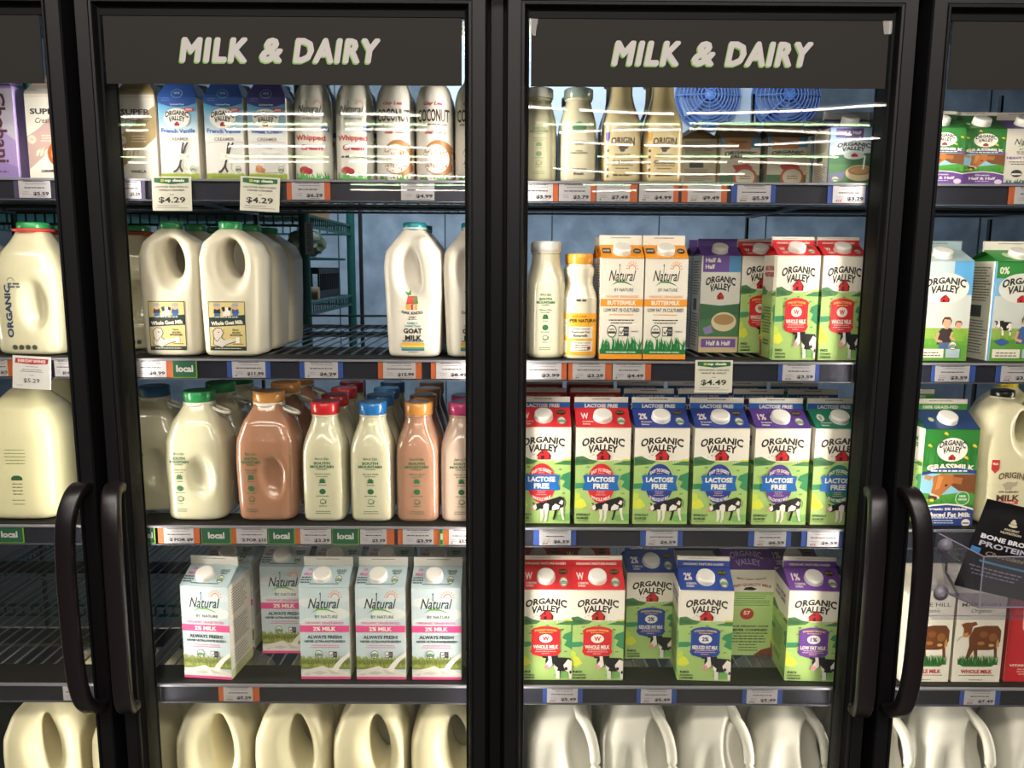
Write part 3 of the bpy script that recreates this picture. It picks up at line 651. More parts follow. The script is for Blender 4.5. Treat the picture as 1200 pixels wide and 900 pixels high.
def halfhalf_dark():
    pu = '#6c4fa0'
    o = halfhalf()
    return o[:1]+[R(-50, 90, 50, 180, '#d9d8d2'), R(-46, 150, 20, 180, pu), R(20, 150, 50, 180, '#4d8fc0'), T('Half &', -20, 172, 40, 8, WH, .4), T('Half', -28, 160, 24, 8, WH, .4)]+XF(ovlogo(0, 0, 76), 1, 1, 0, 128)+XF(barn(0, 0, .8), 1, 1, 0, 106)+[R(-50, 0, 50, 84, '#4c7a50'), P([(-50, 60), (50, 72), (50, 92), (0, 88), (-50, 92)], '#3f6b4a'), E(12, 58, 32, 18, '#e0cfae'), E(12, 62, 26, 10, '#b08d62'), P([(-42, 46), (-20, 52), (-14, 38), (-34, 34)], '#8f86b8'), R(-50, 0, 50, 30, '#c8b48c'), R(-44, 10, 44, 26, pu), T('Half & Half', 0, 18, 62, 9, WH, .5), R(-50, 180, 50, 206, pu)]
def grassmilk(kind):
    bl = '#2c3f86' if kind == 'milk' else '#6a4596'
    o = [R(-50, 0, 50, 180, '#2f7d35')]+grass(100, 70, 70, '#3f9140', seed=81)+grass(110, 60, 50, '#27702f', seed=82)
    for x, y in ((-40, 150), (42, 150), (-36, 110), (28, 128), (-12, 172)): o += [E(x, y, 3.2, 2.6, '#e3c53a', 8), E(x+3, y-2, 2.2, 2, '#d9b82e', 8)]
    o += [E(2, 142, 28, 22, '#f0ece2', 32)]+XF(ovlogo(0, 0, 58), .84, .84, 2, 147)+XF(barn(0, 0, .6), 1, 1, 2, 128)
    o += [R(-50, 40, 50, 98, '#8fc4dc'), P([(-50, 40), (-50, 62), (-10, 58), (50, 66), (50, 40)], '#4f9a3c')]
    o += [T('GRASSMILK', 2, 111, 88, 10.5, WH, .7, arc=3), P([(-50, 94), (-20, 101), (15, 102), (50, 97), (50, 104), (15, 108.5), (-20, 107.5), (-50, 100)], bl), TEXTROWS(0, 101.5, 80, 1, 3, 3, '#d6dcec', 83)]
    cw = '#b5703a'
    o += [P([(-10, 97), (50, 97), (50, 60), (36, 64), (20, 66), (8, 74), (-6, 84)], '#7a4a2c'), P([(-30, 92), (-12, 98), (8, 96), (10, 82), (2, 72), (-8, 62), (-14, 54), (-24, 50), (-32, 54), (-30, 66), (-28, 78)], cw), P([(-30, 92), (-44, 96), (-46, 89), (-34, 84)], '#b98a60'), P([(6, 92), (26, 90), (24, 78), (8, 80)], '#a96a3a'), P([(-32, 62), (-16, 56), (-14, 51), (-24, 47), (-34, 52)], '#d8c8b8'), P([(-35, 58), (-20, 55), (-18, 50), (-26, 46), (-36, 51)], '#4a3a38'), E(-4, 76, 2.6, 2, '#1d1512', 8), P([(-20, 94), (-10, 92), (-16, 70), (-24, 66)], '#cf8d50')]
    o += grass(42, 16, 40, '#3f8f38', seed=84)+[E(-36, 46, 7, 4, '#e3a52a', 10), E(-28, 48, 4, 3, '#e8c440', 8)]
    if kind == 'milk': o += [E(28, 52, 15, 13, '#3f9b46', 12), RING(28, 52, 12, 13, WH, n=20), T('100%', 28, 56, 12, 4, WH, .3), T('GRASS', 28, 50, 16, 4, WH, .3)]
    o += [P([(-50, 0), (50, 0), (50, 33), (25, 40), (0, 42), (-25, 40), (-50, 35)], WH), P([(-50, 0), (50, 0), (50, 30), (25, 37), (0, 39.5), (-25, 37), (-50, 32)], bl)]
    if kind == 'milk': o += [T('Organic 2% Milkfat', 0, 31, 76, 6.4, WH, .4), T('Reduced Fat Milk', 0, 21, 92, 9, WH, .6), TEXTROWS(0, 14, 76, 1, 3, 2, '#c9d0e4', 85), TEXTROWS(-6, 9, 42, 1, 3, 1.8, '#c9d0e4', 86), TEXTROWS(-10, 4.6, 66, 1, 3, 1.8, '#c9d0e4', 87), E(38, 6, 8, 7, WH), R(32, 4, 44, 6.6, '#555')]
    else: o += [T('Organic', 0, 29, 34, 6, WH, .3), T('Half & Half', 0, 19, 62, 9, WH, .5), TEXTROWS(0, 9, 40, 1, 3, 2, '#d6c8e4', 88), E(38, 8, 9, 8, '#d9d0e0')]
    o += [R(-50, 180, 50, 206, '#2a6e33' if kind != 'milk' else '#27406e'), E(-30, 192, 5, 3, '#c9d6a0', 8)]
    return CLIP(o)
def grass_fin(kind):
    return [R(-50, 206, 50, 228, WH), R(-50, 206, 50, 219, '#4a9c45' if kind == 'milk' else '#2f5c3a')] + ([T('100% GRASS-FED', 0, 212.5, 66, 6, WH, .5)] if kind == 'milk' else [])+[TEXTROWS(0, 223.5, 60, 1, 3, 1.6, '#8c8678', 89)]
def person_print(cx, cy, s, shirt, hair, cap=None):
    o = [P([(-16, 0), (16, 0), (15, 22), (8, 30), (-8, 30), (-15, 22)], shirt), R(-3, 28, 3, 34, '#c89878'), E(0, 40, 7.5, 9, '#d3a284', 16), P([(-8.5, 34), (-9, 44), (-5, 50), (5, 50), (9, 44), (8, 38), (6, 45), (-5, 46)], hair), LN([(-14, 22), (-18, 8), (-6, 4)], 5, '#cf9c7c')]
    if cap: o += [P([(-8, 44), (-6, 51), (5, 51), (8, 45), (13, 43), (8, 42)], cap)]
    return XF(o, s, s, cx, cy)
def ov_photo(v):
    top = '#9fb4b8' if v == 0 else '#2f8a3a'
    o = [R(-50, 0, 50, 180, '#c8ccc8'), R(-50, 30, 50, 60, '#8fb04e'), R(-50, 0, 50, 40, '#5f9a3a'), P([(-50, 180), (-50, 118), (50, 118), (50, 180)], '#7db4dc' if v else '#b6c4c8'), R(14, 120, 50, 180, '#5aa2d6')]
    o += grass(30, 22, 60, '#6aa43e', seed=90+v)
    if v: o += [R(-50, 150, 16, 180, '#2f8a3a'), T('0%', -36, 164, 18, 13, WH, .6)]
    o += [E(0, 132, 44, 27, '#dcdcd4', 32)]+XF(ovlogo(0, 0, 76), 1, 1, 0, 136)+XF(barn(0, 0, .8), 1, 1, 0, 113)
    if v == 0:
        o += person_print(8, 30, 1.0, '#3a3030', '#5a3a2a')+person_print(30, 36, .75, '#7fae3e', '#7a5638')+[P([(-50, 100), (-38, 96), (-30, 88), (-44, 84), (-42, 50), (-50, 46)], '#26262a'), P([(-46, 92), (-40, 84), (-45, 78)], WH), R(-4, 22, 20, 34, '#4f6488')]
    else:
        o += XF(cow_stand(0, 0, .5), 1, 1, -30, 58)+person_print(14, 32, 1.05, '#3f5f94', '#40403a', '#3c6a4c')+[P([(-46, 36), (-30, 42), (-14, 34), (-30, 28)], '#3a5a9a'), person_print(34, 30, .8, '#e0dcd4', '#6b4a34')][:1]+person_print(36, 28, .8, '#e0dcd4', '#6b4a34')
    o += [R(-46, 6, 6, 22, '#e4dfd0'), TEXTROWS(-20, 14, 44, 2, 5, 2, '#5a564c', 91+v), R(10, 6, 36, 22, '#a9bcc8')]+usda(22, 28, 8)
    o += [R(-50, 180, 50, 206, top), E(-20, 193, 8, 6, '#b9c9a8')]
    return CLIP(o)
def text_side(tint='#ece8d6', edge='#4f90c4'):
    return [R(-50, 0, 50, 180, tint), R(-50, 0, -44, 180, edge), R(44, 0, 50, 180, edge), TEXTROWS(0, 168, 72, 13, 5, 2, '#3a3a38', 95, True), R(-24, 78, 12, 100, '#3f4a48'), TEXTROWS(0, 70, 72, 12, 5.4, 1.8, '#3a3a38', 96, True), R(-50, 180, 50, 206, edge)]
def maple(red=False):
    if red:
        o = [R(-50, 0, 50, 180, '#c4252f'), P([(-10, 180), (50, 180), (50, 60), (20, 66), (-8, 84), (-22, 110), (-24, 150)], '#e4e0d4')]
        for k in range(14):
            a = math.radians(60+k*20); o.append(LN([(20+18*math.cos(a), 118+18*math.sin(a)), (20+23*math.cos(a), 118+23*math.sin(a))], 2.5, '#5a4a9a'))
        return o+[T('VITAMIN D', -14, 34, 56, 5, '#f0d8d0', .4), TEXTROWS(0, 25, 60, 3, 5, 2, '#e8b0a8', 98), R(-50, 180, 50, 206, '#b8222c')]
    br = '#6b3a1e'
    o = [R(-50, 0, 50, 180, '#e6e1d2'), T('MAPLE HILL', 0, 158, 84, 7.5, '#3a362e', .1), T('Organic', 0, 145, 44, 10, '#4f6b46', .15, .3)]
    o += [R(-50, 128, 50, 129.4, '#b9b2a2')]
    o += [P([(-12, 112), (10, 116), (36, 116), (44, 106), (44, 84), (38, 74), (40, 50), (34, 50), (32, 68), (22, 66), (-2, 66), (0, 46), (-6, 44), (-10, 66), (-20, 46), (-26, 48), (-20, 74), (-22, 92)], br), P([(-40, 118), (-30, 122), (-18, 122), (-10, 124), (-6, 118), (-16, 114), (-18, 100), (-26, 92), (-34, 94), (-34, 110)], '#7c4526'), P([(-36, 100), (-24, 102), (-24, 93), (-33, 92)], '#c98a4c'), P([(40, 90), (42, 74), (36, 70), (36, 84)], '#c79058'), E(8, 98, 9, 7, '#8a5228', 10), E(28, 92, 9, 9, '#8f5a2e', 10), E(4, 80, 8, 4, '#a86f3a', 10), E(26, 76, 6, 3, '#d0a468', 8), LN([(-34, 96), (-42, 90), (-46, 84)], 1.2, '#4f7a3a')]
    for sd, c in ((101, '#2f6b33'), (102, '#4a8a3e'), (103, '#23552a')): o += grass(36, 22, 46, c, 42, sd, lean=10, bw=4)
    o += [P([(-40, 38), (38, 38), (30, 32), (-30, 32)], '#2f6b33'), T('WHOLE MILK', 0, 22, 66, 8.4, '#b3262e', .5), TEXTROWS(0, 13.5, 74, 1, 3, 1.4, '#3a362e', 104), TEXTROWS(0, 4, 30, 1, 3, 1.2, '#3a362e', 105), R(-50, 180, 50, 206, '#e6e1d2')]
    return o
def heavy_cream():
    o = [R(-50, 0, 50, 180, '#dcd6cc')]+natural_logo(0, 138, 1, '#3f4a3f', '#5f9a4a', '#a88a9a')+[TEXTROWS(0, 104, 50, 2, 6, 3, '#7f7a70', 110), T('HEAVY WHIPPING', 0, 86, 92, 8, '#7a4aa0', .5), TEXTROWS(0, 72, 84, 2, 7, 2.2, '#4a4640', 111), E(-20, 36, 13, 12, '#3a3a38'), R(-31, 31, -9, 36, WH)]+grass(6, 16, 40, '#2f7a3c', seed=112, lean=8)+[R(-50, 0, 50, 6, '#5f4488'), R(-50, 180, 50, 206, '#5f4488')]
    return o
def pint_dark(v):
    o = [R(-50, 0, 50, 180, '#cfc8b6'), R(-50, 146, 50, 180, '#4c8fb8'), R(-40, 140, 26, 180, '#b98048'), T('Whipping', -8, 166, 46, 7, '#6a4426', .3)]+XF(ovlogo(0, 0, 80), 1, 1, 0, 120)+[R(-50, 0, 50, 50, '#3f6b48'), P([(-20, 84), (20, 90), (34, 74), (-10, 66)], '#b83a3a'), E(14, 42, 30, 36, '#b9553a'), E(14, 42, 24, 28, '#cfc9b4'), TEXTROWS(14, 44, 30, 2, 8, 3, '#6a6254', 120+v), R(-50, 180, 50, 206, '#8a6a44')]
    return CLIP(o)
def south_mtn(k=1, y0=0, col='#2f6a44'):
    """green screen-print, millimetres about the axis"""
    return [T('Farm to Glass', 0, 113+y0, 22*k, 5, col, .1, .3), T('SOUTH', 0, 105+y0, 25*k, 5, col, .6), T('MOUNTAIN', 0, 99+y0, 36*k, 5, col, .7), T('CREAMERY', 0, 94.5+y0, 18*k, 2, col, .1), T('Grass Fed', 0, 86+y0, 24*k, 2.6, col, .1), T('Jersey Milk', 0, 81.5+y0, 18*k, 2.4, col, .1),
        P([(-6, 70+y0), (6, 70+y0), (4, 74+y0), (7, 75+y0), (3, 76+y0), (3, 79+y0), (0, 77+y0), (-3, 79+y0), (-3, 76+y0), (-7, 75+y0), (-4, 74+y0)], col), TEXTROWS(0, 66+y0, 14*k, 1, 3, 1.2, col, 130), E(0, 55+y0, 5.6, 5, col, 12), TEXTROWS(0, 46.5+y0, 24*k, 1, 3, 1.2, col, 131), RING(0, 37+y0, 4, 5, col, 0, 360, 10), LN([(-5, 34+y0), (5, 34+y0), (6, 40+y0)], 1, col), TEXTROWS(0, 28.5+y0, 14*k, 1, 3, 1.2, col, 132), TEXTROWS(0, 19+y0, 26*k, 2, 3.6, 1.1, col, 133)]

# ================================================================ CONTAINERS
CAPW = mat('#e9e6e0', .35)
def cap_mb(r, h, m, n=48, top=.002, ridge=.0005, dome=0):
    mb = MB(); mb.lathe([(r*.97, 0), (r, .0006), (r, h-top), (r-top*.6, h-top*.25), (r-top*1.3, h)], m, n, ridges=1, ramp=ridge); 
    if dome: mb.lathe([(r*.72, h), (r*.70, h-.0004+dome), (r*.6, h+dome)], m, n)
    return mb
def carton(kind, w, d, Hb, Hr, Ht, art, fin, side=None, back=None, roofcol=WH, cap=True, capu=0, capv=192, capr=.0155, name='milk_carton', base=WH):
    root = empty(name)
    m = mat(base, .42); rc = mat(roofcol, .42); e = .0012
    b = MB()
    hw, hd = w/2, d/2
    # body with slightly softened upright edges
    out = [(-hw+e, -hd), (hw-e, -hd), (hw, -hd+e), (hw, hd-e), (hw-e, hd), (-hw+e, hd), (-hw, hd-e), (-hw, -hd+e)]
    rg = lambda z, k=1: [(x*k, y*k, z) for x, y in out]
    b.loft([rg(0, .985), rg(.0015), rg(Hb)], m, False, True, False)
    # gable: two sloping panels, folded side gussets
    yr = .0016; xi = hw*.45; zi = Hr-.002
    b.add([(-hw, -hd, Hb), (hw, -hd, Hb), (hw, -yr, Hr), (-hw, -yr, Hr)], [(0, 1, 2, 3)], rc)
    b.add([(hw, hd, Hb), (-hw, hd, Hb), (-hw, yr, Hr), (hw, yr, Hr)], [(0, 1, 2, 3)], rc)
    for s in (-1, 1):
        A, B_, C_, D_, E_ = (s*hw, -hd, Hb), (s*hw, hd, Hb), (s*hw, -yr, Hr), (s*hw, yr, Hr), (s*(hw-xi), 0, zi)
        b.add([A, B_, C_, D_, E_], [(0, 1, 4), (0, 4, 2), (1, 3, 4)], rc)
    def front(u, v, off, sg=1, W=w, D=hd, ax=0):
        v = max(v, .2)
        if v <= 180.001: x, y, z = u*W/100, -D-off, v/180*Hb
        elif v <= 206.001:
            t = (v-180)/26; x, y, z = u*W/100, -D+t*(D-yr)-off*.5, Hb+t*(Hr-Hb)+off*.9
        else: x, y, z = u*W/100, -yr-.0002-off, Hr+(v-206)/22*(Ht-Hr)
        return (x*sg, y*sg, z)
    print_on(b, art, lambda u, v, o: front(max(-50, min(50, u))*.996, v, o))
    if back: print_on(b, back, lambda u, v, o: front(u*.996, v, o, -1))
    if side:
        for s in (-1, 1):
            def pj(u, v, o, s=s):
                v = min(v, 180); return (s*(hw+o), s*u*.99*d/100, v/180*Hb)
            print_on(b, [q for q in side if min(p[1] for p in q[0]) < 179], pj)
    b.build('carton_body', root)
    f = MB(); f.box((-hw, -yr, Hr-.0015), (hw, yr, Ht), mat(WH, .45)); f.box((-hw, -yr-.0004, Ht-.0045), (hw, -yr, Ht-.0035), mat('#bdb6a8', .5))
    print_on(f, fin, lambda u, v, o: front(u*.998, v, o+.0005)); f.build('top_seam', root)
    if cap:
        t = (capv-180)/26; ang = math.atan2(Hr-Hb, hd-yr)
        c = cap_mb(capr, .0105, CAPW); c.lathe([(capr*1.08, -.002), (capr*1.08, .0006)], CAPW, 32)
        co = c.build('screw_cap', root, (capu*w/100, -hd+t*(hd-yr), Hb+t*(Hr-Hb)+.0012), (math.pi/2-(math.pi/2-ang)*1.0, 0, 0))
    return root
def fin_plain(c=WH, strip='#6b665c'): return [R(-50, 206, 50, 228, c), TEXTROWS(0, 222, 60, 1, 3, 1.6, strip, 4)]

def sup(a, b, n, z, cx=0, cy=0, N=44):
    o = []
    for k in range(N):
        q = 2*math.pi*k/N; c, s = math.cos(q), math.sin(q)
        o.append((cx+a*math.copysign(abs(c)**(2/n), c), cy+b*math.copysign(abs(s)**(2/n), s), z))
    return o
def smooth_prof(pts, n=5):
    Q = [tuple(p)+((2,) if len(p) < 3 else ()) for p in pts]; o = [tuple(p) for p in bez(Q, n)]; r = []
    for k, p in enumerate(o):
        a = Q[min(k//n, len(Q)-1)]; b = Q[min(k//n+1, len(Q)-1)]
        r.append(tuple(min(max(p[c], min(a[c], b[c])), max(a[c], b[c])) for c in range(3)))
    return r
def bottle(name, prof_, color, capspec, arts=(), rough=.14, coat=.6, capcol=None, neck=None, label=None, exp=None, depth=1.0, sss=0, lip=None, handle=None, material=None):
    """prof_: (z, half width, squareness)"""
    root = empty(name); m = material or mat(color, rough, coat=coat, sss=sss)
    pp = smooth_prof(prof_); b = MB(); b.loft([sup(r, r*depth, max(2, n), z) for z, r, n in pp], m)
    bv = b.bvh()
    for items in arts: print_on(b, items, ray_proj(bv), maxlen=5, rough=.4, smooth=False)
    b.build('bottle_body', root)
    if label:
        l = MB(); print_on(l, label, ray_proj(bv), maxlen=4, base=.0004, smooth=True); l.build('label', root)
    zt, rt = pp[-1][0], pp[-1][1]
    if lip: MB().lathe([(rt*1.02, 0), (rt*lip, .001), (rt*lip, .004), (rt*1.02, .005)], m, 32, (0, 0, zt-.008)).build('neck_ring', root)
    if capspec:
        r, h = capspec[:2]; c = cap_mb(r, h, mat(capcol, .28, coat=.5), 56)
        if len(capspec) > 2: print_on(c, [RING(0, 0, .6, .75, '#5a5a5a')], lambda u, v, o: (u*r, v*r, h+.0001))
        c.build('cap', root, (0, 0, zt-.004))
    return root

GLOSSY = dict(rough=.13, coat=.7)
def milk(c): return mat(c, .14, coat=.7)
P_ = {}
# --- cartons
Hh = (.094, .094, .171, .195, .2155)
for key, col, big, bot in (('lf_w', '#d32a33', 'W', 'WHOLE MILK'), ('lf_2', '#2b3f8f', '2%', '2% REDUCED FAT MILK'), ('lf_1', '#56398c', '1%', '1% LOW FAT MILK'), ('lf_0', '#1f7a62', 'O', '0% FAT FREE MILK')):
    P_[key] = carton(key, *Hh, ov_lactose(col, big, bot), ov_fin(col, True), ov_side(col), roofcol=col)
for key, col, big, word in (('ov_w', '#d32a33', 'W', 'WHOLE MILK'), ('ov_2', '#26469c', '2%', 'REDUCED FAT MILK'), ('ov_1', '#6a3f96', '1%', 'LOW FAT MILK')):
    P_[key] = carton(key, *Hh, ov_regular(col, big, word), ov_fin(col, False), ov_side(col), back=ov_back(col) if key == 'ov_1' else None, roofcol=col)
P_['ov_quart'] = carton('q', .071, .071, .174, .191, .205, ov_regular('#d32a33', 'W', 'WHOLE MILK'), ov_fin('#d32a33', False), ov_side('#d32a33'), roofcol='#d32a33', capr=.0135)
P_['hh_quart'] = carton('q', .071, .071, .174, .191, .205, halfhalf_dark(), fin_plain('#6c4fa0'), text_side(), roofcol='#6c4fa0', capr=.0135)
P_['butter'] = carton('q', .071, .071, .168, .188, .206, buttermilk(), fin_plain(), [R(-50, 0, 50, 180, WH), TEXTROWS(0, 168, 72, 16, 5, 1.8, '#6b665c', 140, True), R(-50, 0, 50, 9, '#ee9a2a')], roofcol='#ee9a2a', capr=.0145)
P_['nbn'] = carton('h', .088, .090, .173, .195, .212, nbn_2pct(), fin_plain('#dfdcd4'), nbn_side(), roofcol='#b9ccd4', capr=.0155, capu=-6)
P_['ov_photo0'] = carton('h', .090, .090, .166, .184, .200, ov_photo(0), fin_plain('#9fb4b8'), text_side(), roofcol='#b9c4c4')
P_['ov_photo1'] = carton('h', .090, .090, .166, .184, .200, ov_photo(1), fin_plain('#e4dfd4'), text_side(), roofcol='#2f8a3a')
P_['grass_half'] = carton('h', .094, .094, .171, .195, .2155, grassmilk('milk'), grass_fin('milk'), ov_side('#2f7d35'), roofcol='#2a6e33')
P_['grass_hh'] = carton('p', .070, .070, .088, .106, .119, grassmilk('hh'), grass_fin('hh'), text_side('#dfe4d0', '#3b7a3f'), roofcol='#2a6e33', capr=.0135, name='half_and_half_carton')
P_['heavy'] = carton('p', .070, .070, .088, .106, .119, heavy_cream(), fin_plain('#dcd6cc'), text_side('#dcd6cc', '#dcd6cc'), roofcol='#5f4488', capr=.0135, name='cream_carton')
P_['hh_pint'] = carton('p', .072, .072, .088, .106, .119, halfhalf(), fin_plain('#c9ccd0'), text_side(), roofcol='#5b3f86', capr=.0135, name='half_and_half_carton')
P_['pint0'] = carton('p', .070, .070, .088, .106, .119, pint_dark(0), fin_plain('#a88a62'), text_side('#c8bfa4', '#8a7a5a'), roofcol='#8a6a44', cap=False, name='cream_carton')
P_['maple'] = carton('h', .086, .086, .166, .188, .206, maple(), fin_plain('#e6e1d2'), [R(-50, 0, 50, 180, '#ddd7c6'), TEXTROWS(0, 160, 72, 20, 6, 1.8, '#6b665c', 142, True)], roofcol='#e6e1d2')
P_['red_carton'] = carton('h', .090, .090, .166, .188, .206, maple(True), fin_plain('#c4252f', '#e8b0a8'), [R(-50, 0, 50, 180, '#b8222c')], roofcol='#b8222c')

def tapered(name, w, d, art, H=.150, zt=.124, roofcol=WH, base=WH, cap='#e8e4dc'):
    """tall creamer carton: panel rises straight then leans in to a flat crown that carries a cap"""
    root = empty(name); b = MB(); hw, hd = w/2, d/2; pts = [(0, 1), (.002, 1), (zt, 1), (zt+.004, .985), (H, .70), (H+.004, .62)]
    rr = [[(x*k*hw, y*k*hd, z) for x, y in ((-.96, -1), (.96, -1), (1, -.96), (1, .96), (.96, 1), (-.96, 1), (-1, .96), (-1, -.96))] for z, k in pts]
    b.loft(rr[:3], mat(base), False, True, False); b.loft(rr[2:], mat(roofcol), False, False, True)
    def pj(u, v, o):
        z = v/190*zt if v <= 190 else zt+(v-190)/38*(H-zt)
        k = float(np.interp(z, [p[0] for p in pts], [p[1] for p in pts])); return (u*.98*w/100*k, -hd*k-o-(.0002 if v > 190 else 0), z)
    print_on(b, art, pj, maxlen=0); b.build('carton_body', root)
    cap_mb(.013, .012, mat(cap, .35)).build('screw_cap', root, (0, 0, H+.004)); return root
P_['cr_v'] = tapered('creamer_carton', .063, .063, creamer('vanilla'), zt=.128, roofcol='#27509c')
P_['cr_s'] = tapered('creamer_carton', .063, .063, creamer('sweet'), zt=.128, roofcol='#3e3584')
P_['super_g'] = tapered('creamer_carton', .064, .064, gold_super(), zt=.132, roofcol='#8f7c54')
P_['super_r'] = tapered('creamer_carton', .064, .064, gold_super('#b89c98', 'CARAMEL')+[E(22, 55, 22, 26, '#a8562c'), E(24, 55, 15, 18, '#d99a4a')], zt=.132, roofcol='#a09894')
P_['chob'] = tapered('creamer_carton', .064, .064, yogurt_purple(), zt=.140, roofcol='#8f7ab4', base='#a08cc0')

# --- bottles
QP = [(0, .030, 4), (.004, .0355, 4.5), (.02, .0372, 4.5), (.108, .0378, 4.2), (.132, .0368, 3.4), (.150, .0325, 2.6), (.165, .0272, 2.1), (.177, .0236, 2), (.190, .0228, 2)]
for key, c, cc in (('q_red', '#cdc9ad', '#c4232b'), ('q_blue', '#cdc9ad', '#1e6fb5'), ('q_choc', '#a97f69', '#c98a45'), ('q_pink', '#d9bfae', '#c9417c')):
    P_[key] = bottle('milk_bottle', QP, c, (.0245, .021, 1), [south_mtn(1.12)], capcol=cc, lip=1.06, rough=.13, coat=.7)
AER = [(0, .028, 2), (.002, .0305, 2), (.112, .0305, 2), (.132, .0292, 2), (.148, .0240, 2), (.158, .0165, 2), (.170, .0135, 2), (.185, .012, 2)]
coco = [R(-29, 0, 29, 4, '#5f7a4a'), E(9, 36, 26, 29, '#a9713f'), E(4, 35, 21, 23, '#ece8e4'), RING(4, 35, 8, 10, '#c9c4c2', 20, 300), RING(4, 35, 14, 15.5, '#cfcac8', 120, 380), RING(2, 37, 3, 4.4, '#c4bfbd', 0, 260), P([(-29, 0), (10, 0), (0, 10), (-10, 16), (-29, 10)], '#d9d5d2')]+grass(0, 14, 20, '#4f8a3e', 26, 150)+[T('Gay Lea', 0, 121, 30, 7, '#b83440', .3, .3), T('COCONUT', 0, 103, 50, 20, '#3a2620', .6), TEXTROWS(0, 88, 46, 1, 3, 2, '#8a6a5a', 151), T('Real', -6, 77, 14, 6, '#b83440', .3, .3), T('CREAM', 12, 76, 14, 2, '#6a4a40', .1)]
P_['coco'] = bottle('whipped_topping_can', AER, '#e6e2da', (.0135, .03), [coco], capcol='#e6e2dc', rough=.3, coat=.3)
whip = [R(-29, 0, 29, 4, '#3f8a4a')]+grass(2, 14, 34, '#5fae5a', 27, 152)+[E(-10, 16, 9, 6, '#b8323a', 12), E(-2, 14, 6, 5, '#a82a34', 12)]+XF(natural_logo(0, 0, 1, '#4a4a4a', '#5f9a4a', '#d89a8a'), .62, .62, 0, 112)+[T('Whipped', 0, 66, 46, 11, '#b8303c', .5), T('Cream', 2, 52, 34, 9, '#b8303c', .5), TEXTROWS(2, 36, 40, 1, 3, 3, '#3a3a3c', 153), R(18, 78, 27, 86, '#3f6ab8')]
P_['whip'] = bottle('whipped_cream_can', AER, '#e4e2da', (.0135, .03), [whip], capcol='#e6e2dc', rough=.3, coat=.3)
CRM = [(0, .025, 3), (.003, .0285, 3), (.015, .0298, 3), (.085, .0298, 2.6), (.105, .027, 2.2), (.124, .0215, 2), (.131, .020, 2), (.138, .020, 2)]
P_['cream_a'] = bottle('cream_bottle', CRM, '#cfc9ae', (.0235, .016), [[E(0, 86, 12, 7, '#3f7a4e'), P([(-12, 88), (0, 96), (12, 88)], '#5a8a58'), T('Heavy', 0, 64, 22, 3.2, '#37352e', .2), T('Cream', 0, 60, 14, 3.2, '#37352e', .2), T('NON', 0, 49, 10, 2.6, '#37352e', .1), T('HOMOGENIZED', 0, 45.5, 28, 2.6, '#37352e', .1), T('Creamery', 0, 20, 26, 5, '#37352e', .3), T('Fresh', 0, 13, 16, 4.4, '#37352e', .3)]], capcol='#8a9a94', lip=1.12)
P_['cream_b'] = bottle('cream_bottle', CRM, '#cdc9aa', (.0235, .016), [XF(south_mtn(.9, 0, '#7f9a6a'), .9, .8)], capcol='#dcdcd6', lip=1.12)
ORG = [(0, .026, 3.4), (.004, .0305, 3.6), (.02, .032, 3.6), (.085, .032, 3.2), (.105, .029, 2.4), (.125, .022, 2), (.142, .018, 2), (.165, .0175, 2), (.172, .0185, 2)]
def origin(word, w2, tagc):
    return [T('ORIGIN', 0, 66, 38, 10, '#3c3630', .4, arc=2, grow=.3), P([(-8, 54), (-4, 58), (4, 57), (9, 59), (8, 53), (4, 52), (3, 48), (-4, 48), (-5, 52)], '#4a443c'), T(word, 0, 42, 24, 6, '#4a3a30', .4), T(w2, 0, 32, 34, 6.4, '#4a3a30', .5), R(-17, 26, 17, 27, '#4a3a30'), TEXTROWS(0, 21, 30, 1, 3, 1.6, '#6a5a4a', 160), TEXTROWS(0, 10, 34, 1, 3, 2.4, '#4a3a30', 161), R(-27, 68, -21, 79, tagc), P([(-27, 68), (-21, 68), (-24, 64)], tagc)]+[R(-25, 8+i*10, -22, 12+i*10, '#4a443c') for i in range(5)]
P_['org_h'] = bottle('glass_cream_bottle', ORG, '#d5c49a', (.021, .02), [origin('HALF', '& HALF', '#5a4a9a')], capcol='#4a5a98')
P_['org_c'] = bottle('glass_cream_bottle', ORG, '#d8c494', (.021, .02), [origin('HEAVY', 'CREAM', '#d99a3a')], capcol='#c8cccc')
TALL = [(0, .026, 3), (.004, .0305, 3.2), (.02, .0325, 3.2), (.11, .0325, 3), (.135, .030, 2.4), (.155, .0245, 2), (.170, .0225, 2), (.182, .022, 2)]
P_['white_cap'] = bottle('milk_bottle', TALL, '#d9d5bc', (.0245, .017), [XF(south_mtn(.9), .92, .95, -2, 0)], capcol='#e2e2de', lip=1.08)
sn = [R(-31, 6, 31, 76, '#f0ae2c'), T('KALONA', -2, 71, 24, 3, '#6a4a2a', .1), T('SUPER NATURAL', 1, 64, 54, 6, '#33261c', .6), R(-19, 34, 20, 54, WH), T('Organic Cultured', 0, 50, 30, 3, '#3a342c', .2), T('Reduced Fat', 0, 45, 30, 3.6, '#3a342c', .2), T('Buttermilk', 0, 39, 24, 4.6, '#3a342c', .4), R(-16, 12, 20, 30, WH), TEXTROWS(2, 26, 30, 4, 4, 1.3, '#4a443c', 170), E(14, 18, 3, 3, '#b8323a', 8), R(-31, 10, -22, 30, WH), R(-31, 38, -22, 66, WH), TEXTROWS(-26, 62, 7, 6, 4, 2, '#4a443c', 171), TEXTROWS(0, 96, 20, 1, 3, 3.5, '#4a4a44', 172)]
YB = [(0, .025, 2.4), (.003, .0285, 2.4), (.09, .0292, 2.4), (.105, .028, 2.2), (.122, .0222, 2), (.133, .0215, 2), (.142, .0235, 2), (.150, .0235, 2), (.156, .020, 2), (.162, .0195, 2)]
